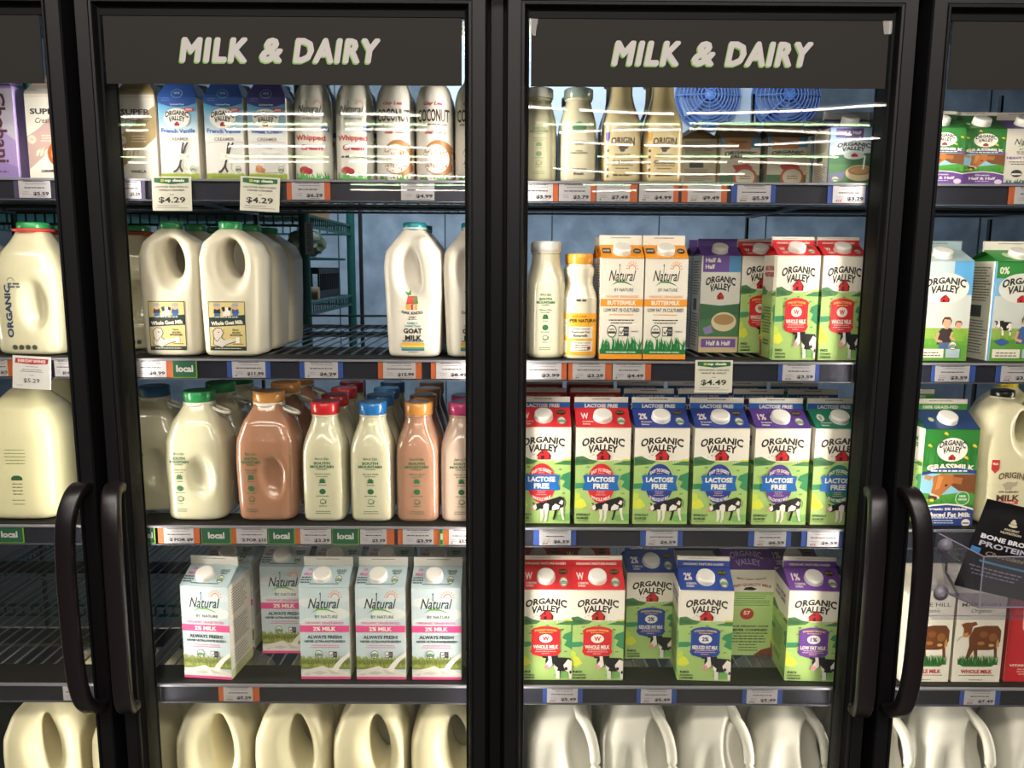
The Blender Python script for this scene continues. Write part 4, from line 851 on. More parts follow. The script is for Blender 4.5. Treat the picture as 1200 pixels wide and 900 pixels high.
P_['yellow'] = bottle('buttermilk_bottle', YB, '#dfd9c6', (.0208, .017), label=sn, capcol='#efa53a')

# --- blow-moulded jugs
HD = mat('#d6cfbb', .33, spec=.4); HDC = mat('#e2dab6', .33, spec=.4); HDO = mat('#dbd5ca', .32, spec=.4)
def vmap(root, mb, name, parent=None, loc=(0, 0, 0)): return mb.build(name, parent or root, loc)
def jug(name, fn, lo, hi, step, m, neck, cap, arts=(), label=None, capcol='#2f9a5a', ringc=None, loop=None, off=0.0):
    root = empty(name); b = net_mb(fn, lo, hi, step, m); bv = b.bvh()
    for a in arts: print_on(b, a, ray_proj(bv), maxlen=5, base=.0003, rough=.4)
    b.build('jug_body', root)
    if label:
        l = MB(); print_on(l, label, ray_proj(bv), maxlen=5, base=.0005); l.build('label', root)
    r, z0, z1 = neck
    n = MB(); n.lathe([(r*1.25, -.012), (r*1.05, -.003), (r, 0), (r, z1-z0)], m, 36); n.lathe([(r*1.16, .002), (r*1.2, .003), (r*1.16, .005)], m, 36); n.build('neck', root, (off, 0, z0))
    if cap: cap_mb(cap[0], cap[1], mat(capcol, .28, coat=.5), 56).build('cap', root, (off, 0, z1-cap[1]*.75))
    if ringc: MB().lathe([(r*1.1, 0), (r*1.5, .001), (r*1.5, .005), (r*1.1, .006)], mat(ringc, .35), 36).build('neck_band', root, (off, 0, z0+.0005))
    if loop:
        pts = [(r*.9, -.003, 0)]+[(r+loop*(.5+.5*math.sin(a)), -.012*math.cos(a)-.0, -.006-.012*(.5+.5*math.sin(a))) for a in np.linspace(-1.3, math.pi+1.3, 16)]
        l = MB(); l.tube([tuple(p) for p in pts], .0028, mat('#eceae0', .4), 8); l.lathe([(r*1.08, -.004), (r*1.26, -.003), (r*1.26, .003), (r*1.08, .004)], mat('#dfdcd0', .4), 32); l.build('carry_loop', root, (off, 0, z0-.0055))
    return root
gl = [R(-25, 12, 25, 79, '#23302c'), R(-24.2, 13, 24.2, 78, '#d3c184'), R(-24.2, 13, 24.2, 17.5, '#22332f'), P([(-24.2, 44), (24.2, 47), (24.2, 61), (-24.2, 57)], '#22332f'), T('Whole Goat Milk', 0, 50, 44, 5.6, '#e6e2d2', .4, rot=.06), TEXTROWS(0, 57, 42, 1, 3, 1.6, '#c9cdb8', 180)]
for x, s in ((-13, '#26282c'), (12, '#3a5a8f')): gl += [P([(x-4, 58), (x+4, 59), (x+4, 66), (x-4, 66)], '#3f68a0'), P([(x-5, 63), (x+5, 63), (x+4, 69), (x-4, 69)], s), E(x, 71, 3.6, 3.4, '#d9a884', 10), P([(x-5, 72), (x-4, 76.5), (x+3, 77), (x+5, 73)], '#9aa0a8')]
gl += [P([(-5, 59), (5, 60), (5, 66), (3, 71), (-3, 71), (-5, 66)], '#ece6dc'), P([(-7, 71), (-2, 72), (-2, 66), (-5, 65)], '#1d1d1f'), P([(3, 72), (7, 70), (5, 66), (2, 68)], '#1d1d1f')]
gl += [P([(-20, 20), (-8, 16), (-2, 20), (6, 24), (14, 25), (15, 28), (4, 28), (-4, 26), (-9, 30), (-6, 36), (-8, 42), (-15, 43), (-20, 38), (-19, 30)], '#d9cfc6'), P([(-20, 40), (-24, 44), (-17, 43)], '#d9cfc6'), P([(-10, 42), (-4, 44), (-8, 39)], '#d9cfc6'), LN([(-20, 20), (-19, 30), (-20, 38), (-15, 43), (-8, 42), (-6, 36), (-9, 30), (-4, 26)], .8, '#3a3630'), LN([(-19, 30), (-15, 24), (-10, 30)], .7, '#3a3630'), LN([(-20, 20), (-8, 16), (0, 21), (14, 25)], .8, '#3a3630'), E(-12, 37, .9, .9, '#2a2622', 8), R(11, 22, 16, 30, '#ece6dc'), T('Farm', 11, 40.5, 9, 3, '#3f8a4a', .2, .3), T('SOUTH', 12, 36.5, 11, 2.6, '#3a3630', .3), T('MOUNTAIN', 12, 33.2, 17, 2.6, '#3a3630', .4), TEXTROWS(14, 20.5, 16, 1, 3, 1, '#3a3630', 181), TEXTROWS(0, 14.4, 42, 1, 3, 1, '#c9cdb8', 182)]
gp = [(0, .046, .046, 0), (.004, .047, .047, 0), (.10, .0505, .0475, 0), (.165, .0515, .047, 0), (.190, .043, .040, -.002), (.205, .024, .026, -.006), (.214, .016, .018, -.007)]
gfn = jug_field(gp, 6, [dish(.004, -.052, .160, .030, .030, .050, .12, .012), dish(.004, .052, .160, .030, .030, .050, .12, .012), hole(.006, .163, .0165, .033, .14, .006)])
P_['goat'] = jug('goat_milk_jug', gfn, (-.06, -.056, -.008), (.06, .056, .222), .0024, HD, (.0155, .212, .222), (.0185, .0125), label=XF(gl, 1.22, 1.22, -3, -4), off=-.007)
ok = [P([(-9, 62), (9, 63), (7, 72), (-7, 72)], '#c03a30'), P([(1, 62), (9, 63), (7, 72), (1, 72)], '#4f8a3e'), P([(-9, 55), (-3, 55), (-3, 62), (-9, 62)], '#d8a03a'), R(-2, 55, 1, 62, '#c03a30'), R(4, 55, 7, 62, '#d8a03a'), P([(-7, 72), (-12, 78), (-6, 76), (-3, 80), (-2, 73)], '#3f8a4a'), T('OAK KNOLL', 0, 51, 32, 4, '#4a4440', .25, arc=-2), T('DAIRY', 0, 46, 11, 2.4, '#4a4440', .1), TEXTROWS(0, 43, 18, 1, 3, 1, '#6a6460', 190), T('FAMILY', 0, 38.4, 16, 2.6, '#2f8a94', .1), T('FARMSTEAD', 0, 35, 24, 2.6, '#2f8a94', .1), T('GOAT', 0, 29, 28, 6.4, '#2c2826', .7), T('MILK', 1, 20.4, 25, 6.4, '#2c2826', .7), TEXTROWS(0, 15.6, 34, 1, 3, 1.5, '#3f7a8a', 191), R(-17, 11, 17, 14.4, '#e2a23a'), R(-17, 8.6, 17, 11, '#d8c06a'), R(-17, 6.4, 17, 8.6, '#4f9a6a'), R(-17, 4.4, 17, 6.4, '#3a6a9a'), TEXTROWS(0, 2.2, 18, 1, 3, .9, '#6a6460', 192)]
kp = [(0, .043, .043, 0), (.004, .044, .044, 0), (.10, .048, .046, 0), (.150, .050, .047, 0), (.176, .047, .045, 0), (.198, .030, .032, 0), (.208, .0215, .023, 0), (.215, .019, .02, 0)]
kfn = jug_field(kp, 5, [dish(-.004, -.058, .145, .026, .032, .046, .1, .008), hole(.021, .152, .0065, .026, .16, .004), dish(.026, -.055, .15, .010, .016, .04, .14, .006), bar((.016, -.034, .192), (.034, -.036, .10), .009, .012)])
P_['oak'] = jug('goat_milk_jug', kfn, (-.06, -.06, -.008), (.06, .06, .224), .0024, HDO, (.017, .212, .222), (.0195, .0135), arts=[XF(ok, 1.12, 1.35, 0, 6)], capcol='#1f93a4')
hp = [(0, .049, .046, 0), (.005, .0515, .048, 0), (.10, .0545, .049, 0), (.140, .053, .048, 0), (.172, .041, .040, 0), (.192, .028, .028, 0), (.204, .0225, .0225, 0), (.212, .0215, .0215, 0)]
hfn = jug_field(hp, 4.2, [dish(.015, -.062, .080, .027, .028, .044, .12, .005)])
for key, c, cc in (('h_milk', '#cdc9ad', '#2f9a5a'), ('h_choc', '#a3775f', '#c98a45'), ('h_blue', '#cdc9ad', '#2468a8')):
    P_[key] = jug('handled_milk_bottle', hfn, (-.062, -.058, -.008), (.062, .058, .222), .0026, milk(c), (.0215, .207, .219), (.0266, .0185), arts=[XF(south_mtn(.9, 0, '#2f6040'), 1.0, 1.05, -22, 2)], capcol=cc, loop=.030)
P_['h_clear'] = jug('handled_milk_bottle', jug_field([(z, a*1.08, b, c) for z, a, b, c in hp], 4.2, [dish(.018, -.062, .085, .024, .030, .046, .05, .005)]), (-.066, -.058, -.008), (.066, .058, .222), .0028, milk('#d4cfb0'), (.0215, .205, .218), (.0245, .0155), arts=[[T('ORGANIC', -23, 74, 88, 11, '#2c3a5e', .8, rot=math.pi/2), TEXTROWS(-12, 118, 26, 2, 5, 3, '#4a5a6a', 200), RING(-16, 124, 5, 6, '#4a5a6a', 0, 180)]+[E(-18+i*11, 14, 4.4, 4.2, '#4a5248', 12) for i in range(4)]], capcol='#2c9a55', ringc='#c43a34')
gap_ = [(0, .064, .060, 0), (.006, .067, .062, 0), (.13, .069, .063, 0), (.165, .067, .062, 0), (.205, .052, .050, 0), (.228, .030, .030, 0), (.240, .022, .022, 0)]
gA = jug_field(gap_, 5, [dish(.018, -.072, .155, .036, .034, .072, .10, .012), dish(.018, .072, .155, .036, .034, .072, .10, .012), hole(.020, .152, .0185, .058, .10, .006), bar((.010, 0, .226), (.048, 0, .17), .014, .015)])
P_['gal_a'] = jug('gallon_milk_jug', gA, (-.078, -.072, -.01), (.078, .072, .25), .003, HDC, (.0185, .236, .248), (.0205, .0125), capcol='#e6e2d6')
gB = jug_field([(z, a*.95, b, c) for z, a, b, c in gap_], 4, [dish(.044, -.080, .150, .036, .062, .088, .12, .006), dish(.085, -.02, .165, .028, .12, .070, 0, .006), dish(-.016, -.092, .12, .036, .040, .10, 0, .006)])
P_['gal_b'] = jug('gallon_milk_jug', gB, (-.078, -.076, -.01), (.078, .076, .25), .003, mat('#d6d4ca', .33, spec=.4), (.0185, .236, .248), (.0205, .0125), capcol='#e6e2d6')
hb = MB(); hb.tube(bez([(.006, -.010, .224), (.026, -.030, .214), (.046, -.046, .190), (.057, -.053, .155), (.060, -.055, .110), (.054, -.052, .070), (.044, -.048, .052)], 5), [.008]+[.0095]*29+[.011], mat('#d6d4ca', .33, spec=.4), 12)
hb.build('handle', P_['gal_b'])
P_['gal_r'] = jug('gallon_milk_jug', jug_field([(z*.95, a, b, c) for z, a, b, c in gap_], 4.5, []), (-.078, -.072, -.01), (.078, .072, .24), .0036, mat('#d6d1aa', .3, spec=.4), (.0185, .224, .236), (.0225, .014), arts=[XF([P([(-8, 0), (8, 0), (8, 4), (4, 7), (-4, 7), (-8, 4)], '#2f5a3a')]+[TEXTROWS(0, 44, 34, 5, 5, 1.2, '#7a8a5a', 210), TEXTROWS(0, -6, 16, 4, 5, 1.4, '#5a6a4a', 211), TEXTROWS(0, -30, 22, 2, 6, 1.2, '#5a6a4a', 212)], 1.2, 1.2, 6, 72)], capcol='#b3262e')
om = [R(-31, 62, -19, 76, '#c03a3a'), P([(-31, 62), (-19, 62), (-25, 56)], '#c03a3a'), T('PURE', -25, 70, 8, 3, WH, .2), T('ORIGIN', 2, 54, 42, 9, '#6a5444', .4, arc=3, grow=.2), P([(-12, 40), (-4, 44), (8, 43), (14, 45), (12, 38), (6, 37), (4, 32), (-6, 32), (-8, 36)], '#b5a894'), T('100% GUERNSEY', 0, 29, 34, 3, '#6a5444', .2), T('MILK', 0, 20, 38, 9, '#5c3a30', .5), R(-19, 11, 17, 15.6, '#cc4a44'), T('WHOLE MILK', -1, 13.3, 26, 2.6, WH, .2), TEXTROWS(0, 4, 34, 1, 3, 2, '#6a5444', 215)]
mp = [(0, .050, .047, 0), (.005, .052, .049, 0), (.12, .056, .050, 0), (.160, .056, .048, 0), (.196, .040, .036, 0), (.214, .022, .022, 0), (.222, .017, .018, 0)]
mfn = jug_field(mp, 4.5, [dish(.022, -.056, .165, .026, .030, .042, .08, .010), dish(.022, .056, .165, .026, .030, .042, .08, .010), hole(.024, .170, .0125, .028, .08, .006)])
P_['origin_jug'] = jug('guernsey_milk_jug', mfn, (-.066, -.06, -.008), (.066, .06, .23), .0026, mat('#ddd6b4', .3, spec=.45), (.0165, .216, .229), (.0185, .014), arts=[XF(om, 1.05, 1.2, -4, 26)], capcol='#1c1c1f')
P_['origin_jug2'] = jug('guernsey_milk_jug', mfn, (-.066, -.06, -.008), (.066, .06, .23), .0026, mat('#d8d0a8', .3, spec=.45), (.0165, .216, .229), (.0185, .014), capcol='#e0c83a')

# ================================================================ STOCK ON THE SHELVES
USED = set()
HD_ = {'h_milk': .048, 'h_choc': .048, 'h_blue': .048, 'h_clear': .048, 'goat': .0475, 'oak': .046, 'gal_a': .062, 'gal_b': .062, 'gal_r': .062, 'origin_jug': .05, 'origin_jug2': .05, 'coco': .0305, 'whip': .0305}
for k in P_:
    if k not in HD_: HD_[k] = .047 if k[:3] in ('lf_', 'ov_', 'nbn', 'gra', 'map', 'red') else .0375
HD_.update(ov_quart=.0355, hh_quart=.0355, butter=.0355, cr_v=.0315, cr_s=.0315, super_g=.032, super_r=.032, chob=.032, grass_hh=.035, heavy=.035, hh_pint=.036, pint0=.035, cream_a=.030, cream_b=.030, org_h=.032, org_c=.032, yellow=.0292, white_cap=.0325, nbn=.045, maple=.043, ov_photo0=.045, ov_photo1=.045)
def put(key, sh, px, yf, label, group=None, rz=0, cat=None, x=None, yb=None):
    """stand one container on shelf sh (0 top .. 3, 4 = bottom deck); px: image column of its foot when in the front row"""
    z = (ZS+[ZBASE])[sh]; zr = z if sh < 4 else .60; hd = HD_[key]
    if x is None: x = X(px, zr, .09 if yb is None else yb)
    p = P_[key]
    if key in USED: o = copy_tree(p)
    else: o = p; USED.add(key)
    o.location = (x, yf+hd+.001, z+.0001); o.rotation_euler = (0, 0, rz)
    for q in ('group',):
        if q in o: del o[q]
    tag(o, label, cat or {'m': 'milk carton'}.get('', 'milk carton'), group); return o
# ---- top shelf, left edge door
put('chob', 0, -1, .09, 'pale purple creamer carton with big sideways brown lettering, top shelf at the photo\'s left edge', cat='creamer carton')
put('super_r', 0, 58, .09, 'white and rosy creamer carton with round amber picture, right of the purple carton', cat='creamer carton')
# ---- second shelf, left edge door
g = 'red banded green capped milk jugs'
put('h_clear', 1, 31, .09, 'grip jug with green cap, red band and sideways blue ORGANIC, at the left edge', g, cat='milk jug')
put('h_clear', 1, 31, .195, 'green capped red banded jug directly behind the front jug with sideways blue lettering', g, cat='milk jug')
put('h_clear', 1, -54, .12, 'green capped red banded jug cut off by the photo\'s left edge', g, cat='milk jug')
put('h_clear', 1, 121, .19, 'green capped red banded jug mostly hidden by the door frame left of the goat milk', g, cat='milk jug')
# ---- third shelf, left edge door
g = 'large red capped gallon jugs'
put('gal_r', 2, 20, .09, 'big cloudy cream gallon jug with red cap behind the hanging $5.29 tag', g, cat='milk jug')
put('gal_r', 2, 20, .225, 'cream gallon jug peeking out behind the one under the hanging red headed tag', g, cat='milk jug')
# ---- gallons, bottom deck
g = 'gallon milk jugs on the bottom deck'
for px, l in ((38, 'in the photo\'s bottom left corner'), (143, 'behind the frame under the left handles'), (243, 'furthest left in the left signed door'), (337, 'second from left in the left signed door'), (430, 'third from left in the left signed door'), (523, 'just left of the centre mullion')):
    put('gal_a', 4, px, .095, 'cream gallon jug with handle hole, '+l, g, cat='milk jug')
    put('gal_a', 4, px, .235, 'cream gallon jug, second row, behind that '+l, g, cat='milk jug')
for px, l in ((660, 'just right of the centre mullion'), (751, 'second right of the centre mullion'), (842, 'third right of the centre mullion'), (933, 'fourth right of the centre mullion'), (1031, 'behind the frame under the right handles'), (1127, 'below the $7.49 tag'), (1222, 'at the bottom right corner of the photo')):
    put('gal_b', 4, px, .095, 'white gallon jug with slim handle, '+l, g, cat='milk jug')
    put('gal_b', 4, px, .24, 'white gallon jug, second row, behind the one '+l, g, cat='milk jug')
# ---- top shelf, left signed door
put('super_g', 0, 163, .09, 'white and gold vanilla creamer carton, leftmost on the top shelf of the left signed door', cat='creamer carton')
put('cr_v', 0, 212, .09, 'blue and white vanilla creamer carton beside the gold one', 'vanilla creamers', cat='creamer carton')
put('cr_v', 0, 265, .09, 'blue and white vanilla creamer carton beside the sweet cream one', 'vanilla creamers', cat='creamer carton')
put('cr_s', 0, 315, .09, 'blue creamer carton with dark violet top and a printed milk pitcher', cat='creamer carton')
for i, (px, k) in enumerate([(163, 'super_g'), (212, 'cr_v'), (265, 'cr_v'), (315, 'cr_s')]):
    put(k, 0, px, .158, 'creamer carton in the second row behind the %s front one' % ['gold and white', 'left vanilla', 'right vanilla', 'violet topped'][i], 'creamers in the second row', cat='creamer carton')
for i, (px, k, l) in enumerate([(364, 'whip', 'white whipped cream can with red lettering, left of the two'), (413, 'whip', 'white whipped cream can with red lettering, right of the two'), (461, 'coco', 'coconut whipped topping can, leftmost of the three'), (508, 'coco', 'coconut whipped topping can, middle of the three'), (554, 'coco', 'coconut topping can cut off by the centre mullion')]):
    put(k, 0, px, .09, l, 'whipped cream cans' if k == 'whip' else 'coconut cans', cat='spray can')
    put(k, 0, px, .156, 'can in the second row behind the '+l.split(',')[0].replace('with red lettering', '').strip()+[' on the left', ' on the right', ' furthest left', ' in the middle', ''][[364, 413, 461, 508, 554].index(px)], 'whipped cream cans' if k == 'whip' else 'coconut cans', cat='spray can')
# ---- goat milk shelf
g = 'green capped goat milk jugs'
for px, n in ((200, 'left'), (270, 'right')):
    for r in range(3):
        put('goat', 1, px, .09+r*.106, ('green capped goat milk jug with yellow pictorial label, %s of the two in front' % n) if r == 0 else '%s jug behind the %s yellow-labelled goat milk jug' % (['', 'second', 'third'][r], n), g, cat='milk jug')
g = 'teal capped goat milk jugs'
for px, n in ((484, 'whole teal capped jug'), (553, 'teal capped jug beside the centre mullion')):
    for r in range(2):
        put('oak', 1, px, .09+r*.1, ('white teal capped goat milk jug, '+('standing alone in the shelf gap' if px < 500 else 'cut off by the centre mullion')) if r == 0 else 'teal capped jug in the second row behind the '+n, g, cat='milk jug')
# ---- bottle shelf
g = 'grip-handled bottles on the third shelf'
put('h_blue', 2, 160, .14, 'blue capped milk bottle with grip, half hidden behind the door frame', g, cat='milk bottle')
put('h_milk', 2, 228, .09, 'large milk bottle with green cap, white loop and grip dent, in front', g, cat='milk bottle')
put('h_milk', 2, 228, .195, 'large green capped milk bottle behind the front green capped one', g, cat='milk bottle')
put('h_choc', 2, 311, .09, 'large chocolate milk bottle with orange cap, white loop and grip dent, in front', g, cat='milk bottle')
put('h_choc', 2, 311, .195, 'large orange capped chocolate milk bottle right behind the front one', g, cat='milk bottle')
put('h_choc', 2, 311, .30, 'large orange capped chocolate milk bottle, third from the front', g, cat='milk bottle')
put('h_milk', 2, 228, .30, 'large green capped milk bottle, third from the front', g, cat='milk bottle')
for k, px, n in (('q_red', 379, 'red capped quart bottle of milk'), ('q_blue', 435, 'blue capped quart bottle of milk'), ('q_choc', 489, 'orange capped quart bottle of chocolate milk'), ('q_pink', 541, 'pink capped quart bottle of pale pink milk')):
    for r in range(4 if k != 'q_pink' else 2):
        put(k, 2, px, .09+r*.079, n+[' in the front row', ', second in its column', ', third in its column', ', last in its column'][r], n.split(' bottle')[0]+' bottles', cat='milk bottle')
# ---- pink striped cartons
g = 'sky blue cartons with a pink band'
put('nbn', 3, 247, .09, 'pale blue 2% milk carton with pink band, alone at left with its white side showing', g, rz=-.10)
put('nbn', 3, 247, .20, 'pale blue pink banded carton behind the lone left one', g)
put('nbn', 3, 335, .185, 'pale blue pink banded carton set back in the gap', g, yb=.185)
for i, px in enumerate((382, 447, 512)):
    n = ['left', 'middle', 'right'][i]
    put('nbn', 3, px, .09, 'pale blue 2%% milk carton with pink band, %s of the three side by side' % n, g)
    put('nbn', 3, px, .19, 'pale blue carton hidden behind the %s one of the three side by side' % n, g)
# ---- right signed door, top shelf
put('cream_b', 0, 631, .09, 'cream bottle with faint green print beside the centre mullion', 'round cream bottles', cat='cream bottle')
put('cream_a', 0, 678, .09, 'round cream bottle with green emblem and black lettering', 'round cream bottles', cat='cream bottle')
put('cream_a', 0, 678, .155, 'cream bottle behind the one with the green emblem', 'round cream bottles', cat='cream bottle')
put('org_h', 0, 729, .09, 'tall glass bottle of half and half with purple flag mark', 'tall glass cream bottles', cat='cream bottle')
put('org_c', 0, 778, .09, 'tall glass bottle of yellow cream with orange flag mark', 'tall glass cream bottles', cat='cream bottle')
put('org_h', 0, 729, .16, 'tall glass bottle behind the half and half one', 'tall glass cream bottles', cat='cream bottle')
put('org_c', 0, 778, .16, 'tall glass bottle behind the yellow cream one', 'tall glass cream bottles', cat='cream bottle')
for i in range(3):
    o = put('pint0', 0, 0, .24, 'small whipping cream carton turned sideways, %s of three in a row behind the glass bottles' % ['first', 'second', 'third'][i], 'small shaded whipping cream cartons', rz=math.pi/2, x=X(814, ZS[0], .24)+(i-1)*.0001, cat='cream carton')
    o.location.y = .25+i*.074; 
put('pint0', 0, 866, .20, 'small whipping cream carton in shade, left of the two facing out', 'small shaded whipping cream cartons', yb=.20, cat='cream carton')
put('pint0', 0, 921, .19, 'small whipping cream carton in shade, right of the two facing out', 'small shaded whipping cream cartons', yb=.19, cat='cream carton')
g = 'small half and half cartons'
put('hh_pint', 0, 996, .09, 'small half and half carton with coffee cup print and white cap, in front', g, cat='cream carton')
put('hh_pint', 0, 1050, .09, 'small half and half carton cut off by the right frame of the right signed door', g, cat='cream carton')
put('hh_pint', 0, 996, .17, 'small half and half carton behind the front one with the cup print', g, cat='cream carton')
# ---- second shelf
put('white_cap', 1, 640, .09, 'glass bottle of milk with white cap beside the centre mullion', cat='milk bottle')
put('yellow', 1, 680, .09, 'small buttermilk bottle with yellow cap and yellow label', cat='milk bottle')
put('yellow', 1, 680, .16, 'small yellow capped buttermilk bottle behind the front one', cat='milk bottle')
put('white_cap', 1, 640, .165, 'white capped glass bottle behind the front one beside the mullion', cat='milk bottle')
g = 'orange topped buttermilk cartons'
for px, n in ((727, 'left'), (778, 'right')):
    put('butter', 1, px, .09, 'white buttermilk carton with orange band and printed grass, %s of two' % n, g)
    put('butter', 1, px, .165, 'buttermilk carton behind the %s orange topped one' % n, g)
g = 'red topped quart cartons of whole milk'
put('hh_quart', 1, 841, .20, 'purple topped half and half carton standing back in the shade', yb=.20, cat='cream carton')
put('hh_quart', 1, 841, .275, 'purple topped carton behind the shaded half and half one', yb=.20, cat='cream carton')
put('ov_quart', 1, 888, .20, 'red topped quart carton standing back in the shade beside the purple topped one', g, yb=.20)
put('ov_quart', 1, 930, .09, 'red topped quart carton of whole milk, left of the two in front', g)
put('ov_quart', 1, 983, .09, 'red topped quart carton of whole milk, right of the two in front', g)
put('ov_quart', 1, 930, .28, 'red topped quart carton behind the left front one', g)
put('ov_quart', 1, 983, .165, 'red topped quart carton behind the right front one', g)
# ---- lactose free shelf
g = 'half gallon cartons with a blue lactose free banner'
cn = {'lf_w': 'red topped', 'lf_2': 'dark blue topped', 'lf_1': 'purple topped', 'lf_0': 'teal topped'}
pos = ['cut off by the centre mullion', 'second from the centre mullion', 'left of the two blue ones', 'right of the two blue ones', 'between the blue and the teal ones', 'cut off by the right frame']
pos2 = ['beside the centre mullion', 'second from the mullion', 'left blue column', 'right blue column', 'purple column', 'at the right frame']
for i, (k, px) in enumerate((('lf_w', 636), ('lf_w', 705), ('lf_2', 773), ('lf_2', 842), ('lf_1', 912), ('lf_0', 981))):
    put(k, 2, px, .09, '%s lactose free carton in the front row, %s' % (cn[k], pos[i]), g)
    for r in (1, 2):
        kk = 'ov_w' if k == 'lf_w' else k
        put(kk, 2, px, .09+r*.099, '%s carton, %s row on the third shelf, %s' % (cn[k], ['', 'second', 'third'][r], pos2[i]), g if kk == k else 'red topped whole milk cartons')
# ---- fourth shelf
g = 'red topped whole milk cartons'
for px, n in ((639, 'beside the centre mullion'), (699, 'second from the centre mullion')):
    put('ov_w', 3, px, .09, 'red topped whole milk carton on the fourth shelf, '+n, g)
    put('ov_w', 3, px, .195, 'red topped carton on the fourth shelf behind the front one '+n, g, x=X(px, ZS[3], .09)-.010)
g = 'dark blue topped reduced fat cartons'
put('ov_2', 3, 761, .170, 'blue topped reduced fat carton standing back beside the red ones', g, yb=.175)
put('ov_2', 3, 826, .09, 'blue topped reduced fat carton in front, turned slightly', g, rz=-.05)
put('ov_2', 3, 826, .29, 'blue topped carton hidden behind the front blue one', g, yb=.20)
g = 'purple topped low fat cartons'
put('ov_1', 3, 874, .185, 'purple topped carton turned back to front with a round red 57', g, rz=math.pi, yb=.185)
put('ov_1', 3, 952, .09, 'purple topped low fat carton in front by the right frame', g, rz=-.05)
put('ov_1', 3, 952, .20, 'purple topped carton behind the front low fat one', g)
# ---- right edge door
g = 'green cartons with a grazing cow'
put('grass_hh', 0, 1150, .09, 'small green half and half carton with white cap, whole in view', 'small green half and half cartons', cat='cream carton')
put('grass_hh', 0, 1099, .082, 'small green half and half carton cut off by the door frame', 'small green half and half cartons', cat='cream carton')
put('heavy', 0, 1200, .09, 'small white heavy cream carton with purple lettering at the right edge', cat='cream carton')
put('ov_photo0', 1, 1101, .09, 'pale carton printed with a woman and child, beside the right handles\' frame')
put('ov_photo1', 1, 1190, .09, 'green topped 0% carton printed with a man and cows, text on its side')
put('ov_photo1', 1, 1101, .19, 'green topped carton in the second row behind the woman and child print')
put('grass_half', 2, 1107, .09, 'green half gallon carton printed with a brown cow\'s head', g)
put('grass_half', 2, 1107, .20, 'green carton with a cow print in the second row', g)
put('origin_jug', 2, 1181, .09, 'cream handled milk jug with black cap behind the black pouch', cat='milk jug')
put('origin_jug2', 2, 1232, .20, 'cream jug with a yellow cap at the right edge, set back', cat='milk jug')
g = 'white cartons with a brown cow on grass'
put('maple', 3, 1083, .09, 'white carton with a brown cow, half hidden by the right handle', g)
put('maple', 3, 1143, .09, 'white carton with a whole brown cow standing on grass', g)
put('red_carton', 3, 1206, .09, 'red and white milk carton at the right edge')
for k, p in list(P_.items()):
    if k not in USED:
        for c in list(p.children_recursive): bpy.data.objects.remove(c)
        bpy.data.objects.remove(p)

# ================================================================ PRICE TAGS
OR, BL = '#e0723c', '#3f5fb0'; TW = '#d9d6d4'
def tagbox(mb, x0, x1, z0, z1, y, c, t=.0006): mb.box((x0, y, z0), (x1, y+t, z1), mat(c, .55))
def price_tag(sh, p0, p1, price, label, lf=None, rf=None, dots=0, seed=1, y=.0716, title=True, rot=0):
    z = ZS[sh]; x0, x1 = X(p0, z-.02, y), X(p1, z-.02, y); z1, z0 = z-.0052, z-.0325
    root = MB(); cx = (x0+x1)/2; tagbox(root, x0, x1, z0, z1, y, TW)
    w = (x1-x0)*1000; pj = lambda u, v, o: (cx+u/1000, y-o, z0+v/1000)
    it = [TEXTROWS(0, 25.2, w*.8, 1, 3, 1.2, '#3a3a3c', seed), TEXTROWS(w*.05, 21.6, w*.7, 1, 3, .9, '#77747a', seed+1), TEXTROWS(0, 15.2, w*.8, 1, 3, 1.6, '#3a3a3c', seed+2), TEXTROWS(-w*.28, 9, w*.24, 2, 3, .8, '#8a878c', seed+3)]
    it += [T(price, w*.2 if len(price) < 7 else w*.08, 6.4, w*.5 if len(price) < 7 else w*.78, 6.4, '#1d1d22', .4), TEXTROWS(w*.2, 1.6, w*.4, 1, 3, .8, '#77747a', seed+4)]
    for k in range(dots): it.append(E(-w*.42+2+k*3.4, 3.2, 1.4, 1.4, ['#3f8a5a', '#c85a3c', '#c03a3a', '#d9a03a'][k], 8))
    print_on(root, it, pj, rough=.6)
    o = root.build('price_tag'); tag(o, label, 'price tag', 'white price tags in the shelf rails')
    for f, s in ((lf, -1), (rf, 1)):
        if f:
            c, wpx = f; m = MB(); wd = abs(X(p0+wpx, z, y)-X(p0, z, y)); a = x0-wd if s < 0 else x1
            tagbox(m, a, a+wd, z0-.0005, z1+.0003, y+.0004, c); m.build('coloured_edge', o)
    return o
def local_tag(sh, p0, p1, label, cut=0, y=.0713):
    z = ZS[sh]; x0, x1 = X(p0, z-.02, y), X(p1, z-.02, y); z1, z0 = z-.003, z-.0335; m = MB(); cx = (x0+x1)/2
    tagbox(m, x0, x1, z0, z1, y, '#7fb53a'); w = (x1-x0)*1000
    print_on(m, [R(-w/2+1.2, 1.8, w/2-2.2, 30, '#26694a')]+([T('local', 0, 15.5, min(28, w*.72), 11.5, '#eeeade', .7)] if w > 24 else [T('al' if cut < 0 else 'l', 0, 15.5, w*.5, 11, '#eeeade', .6)]), lambda u, v, o: (cx+u/1000, y-o, z0+v/1000), rough=.6)
    tag(m.build('local_sign'), label, 'shelf sign', 'green local signs in the shelf rails')
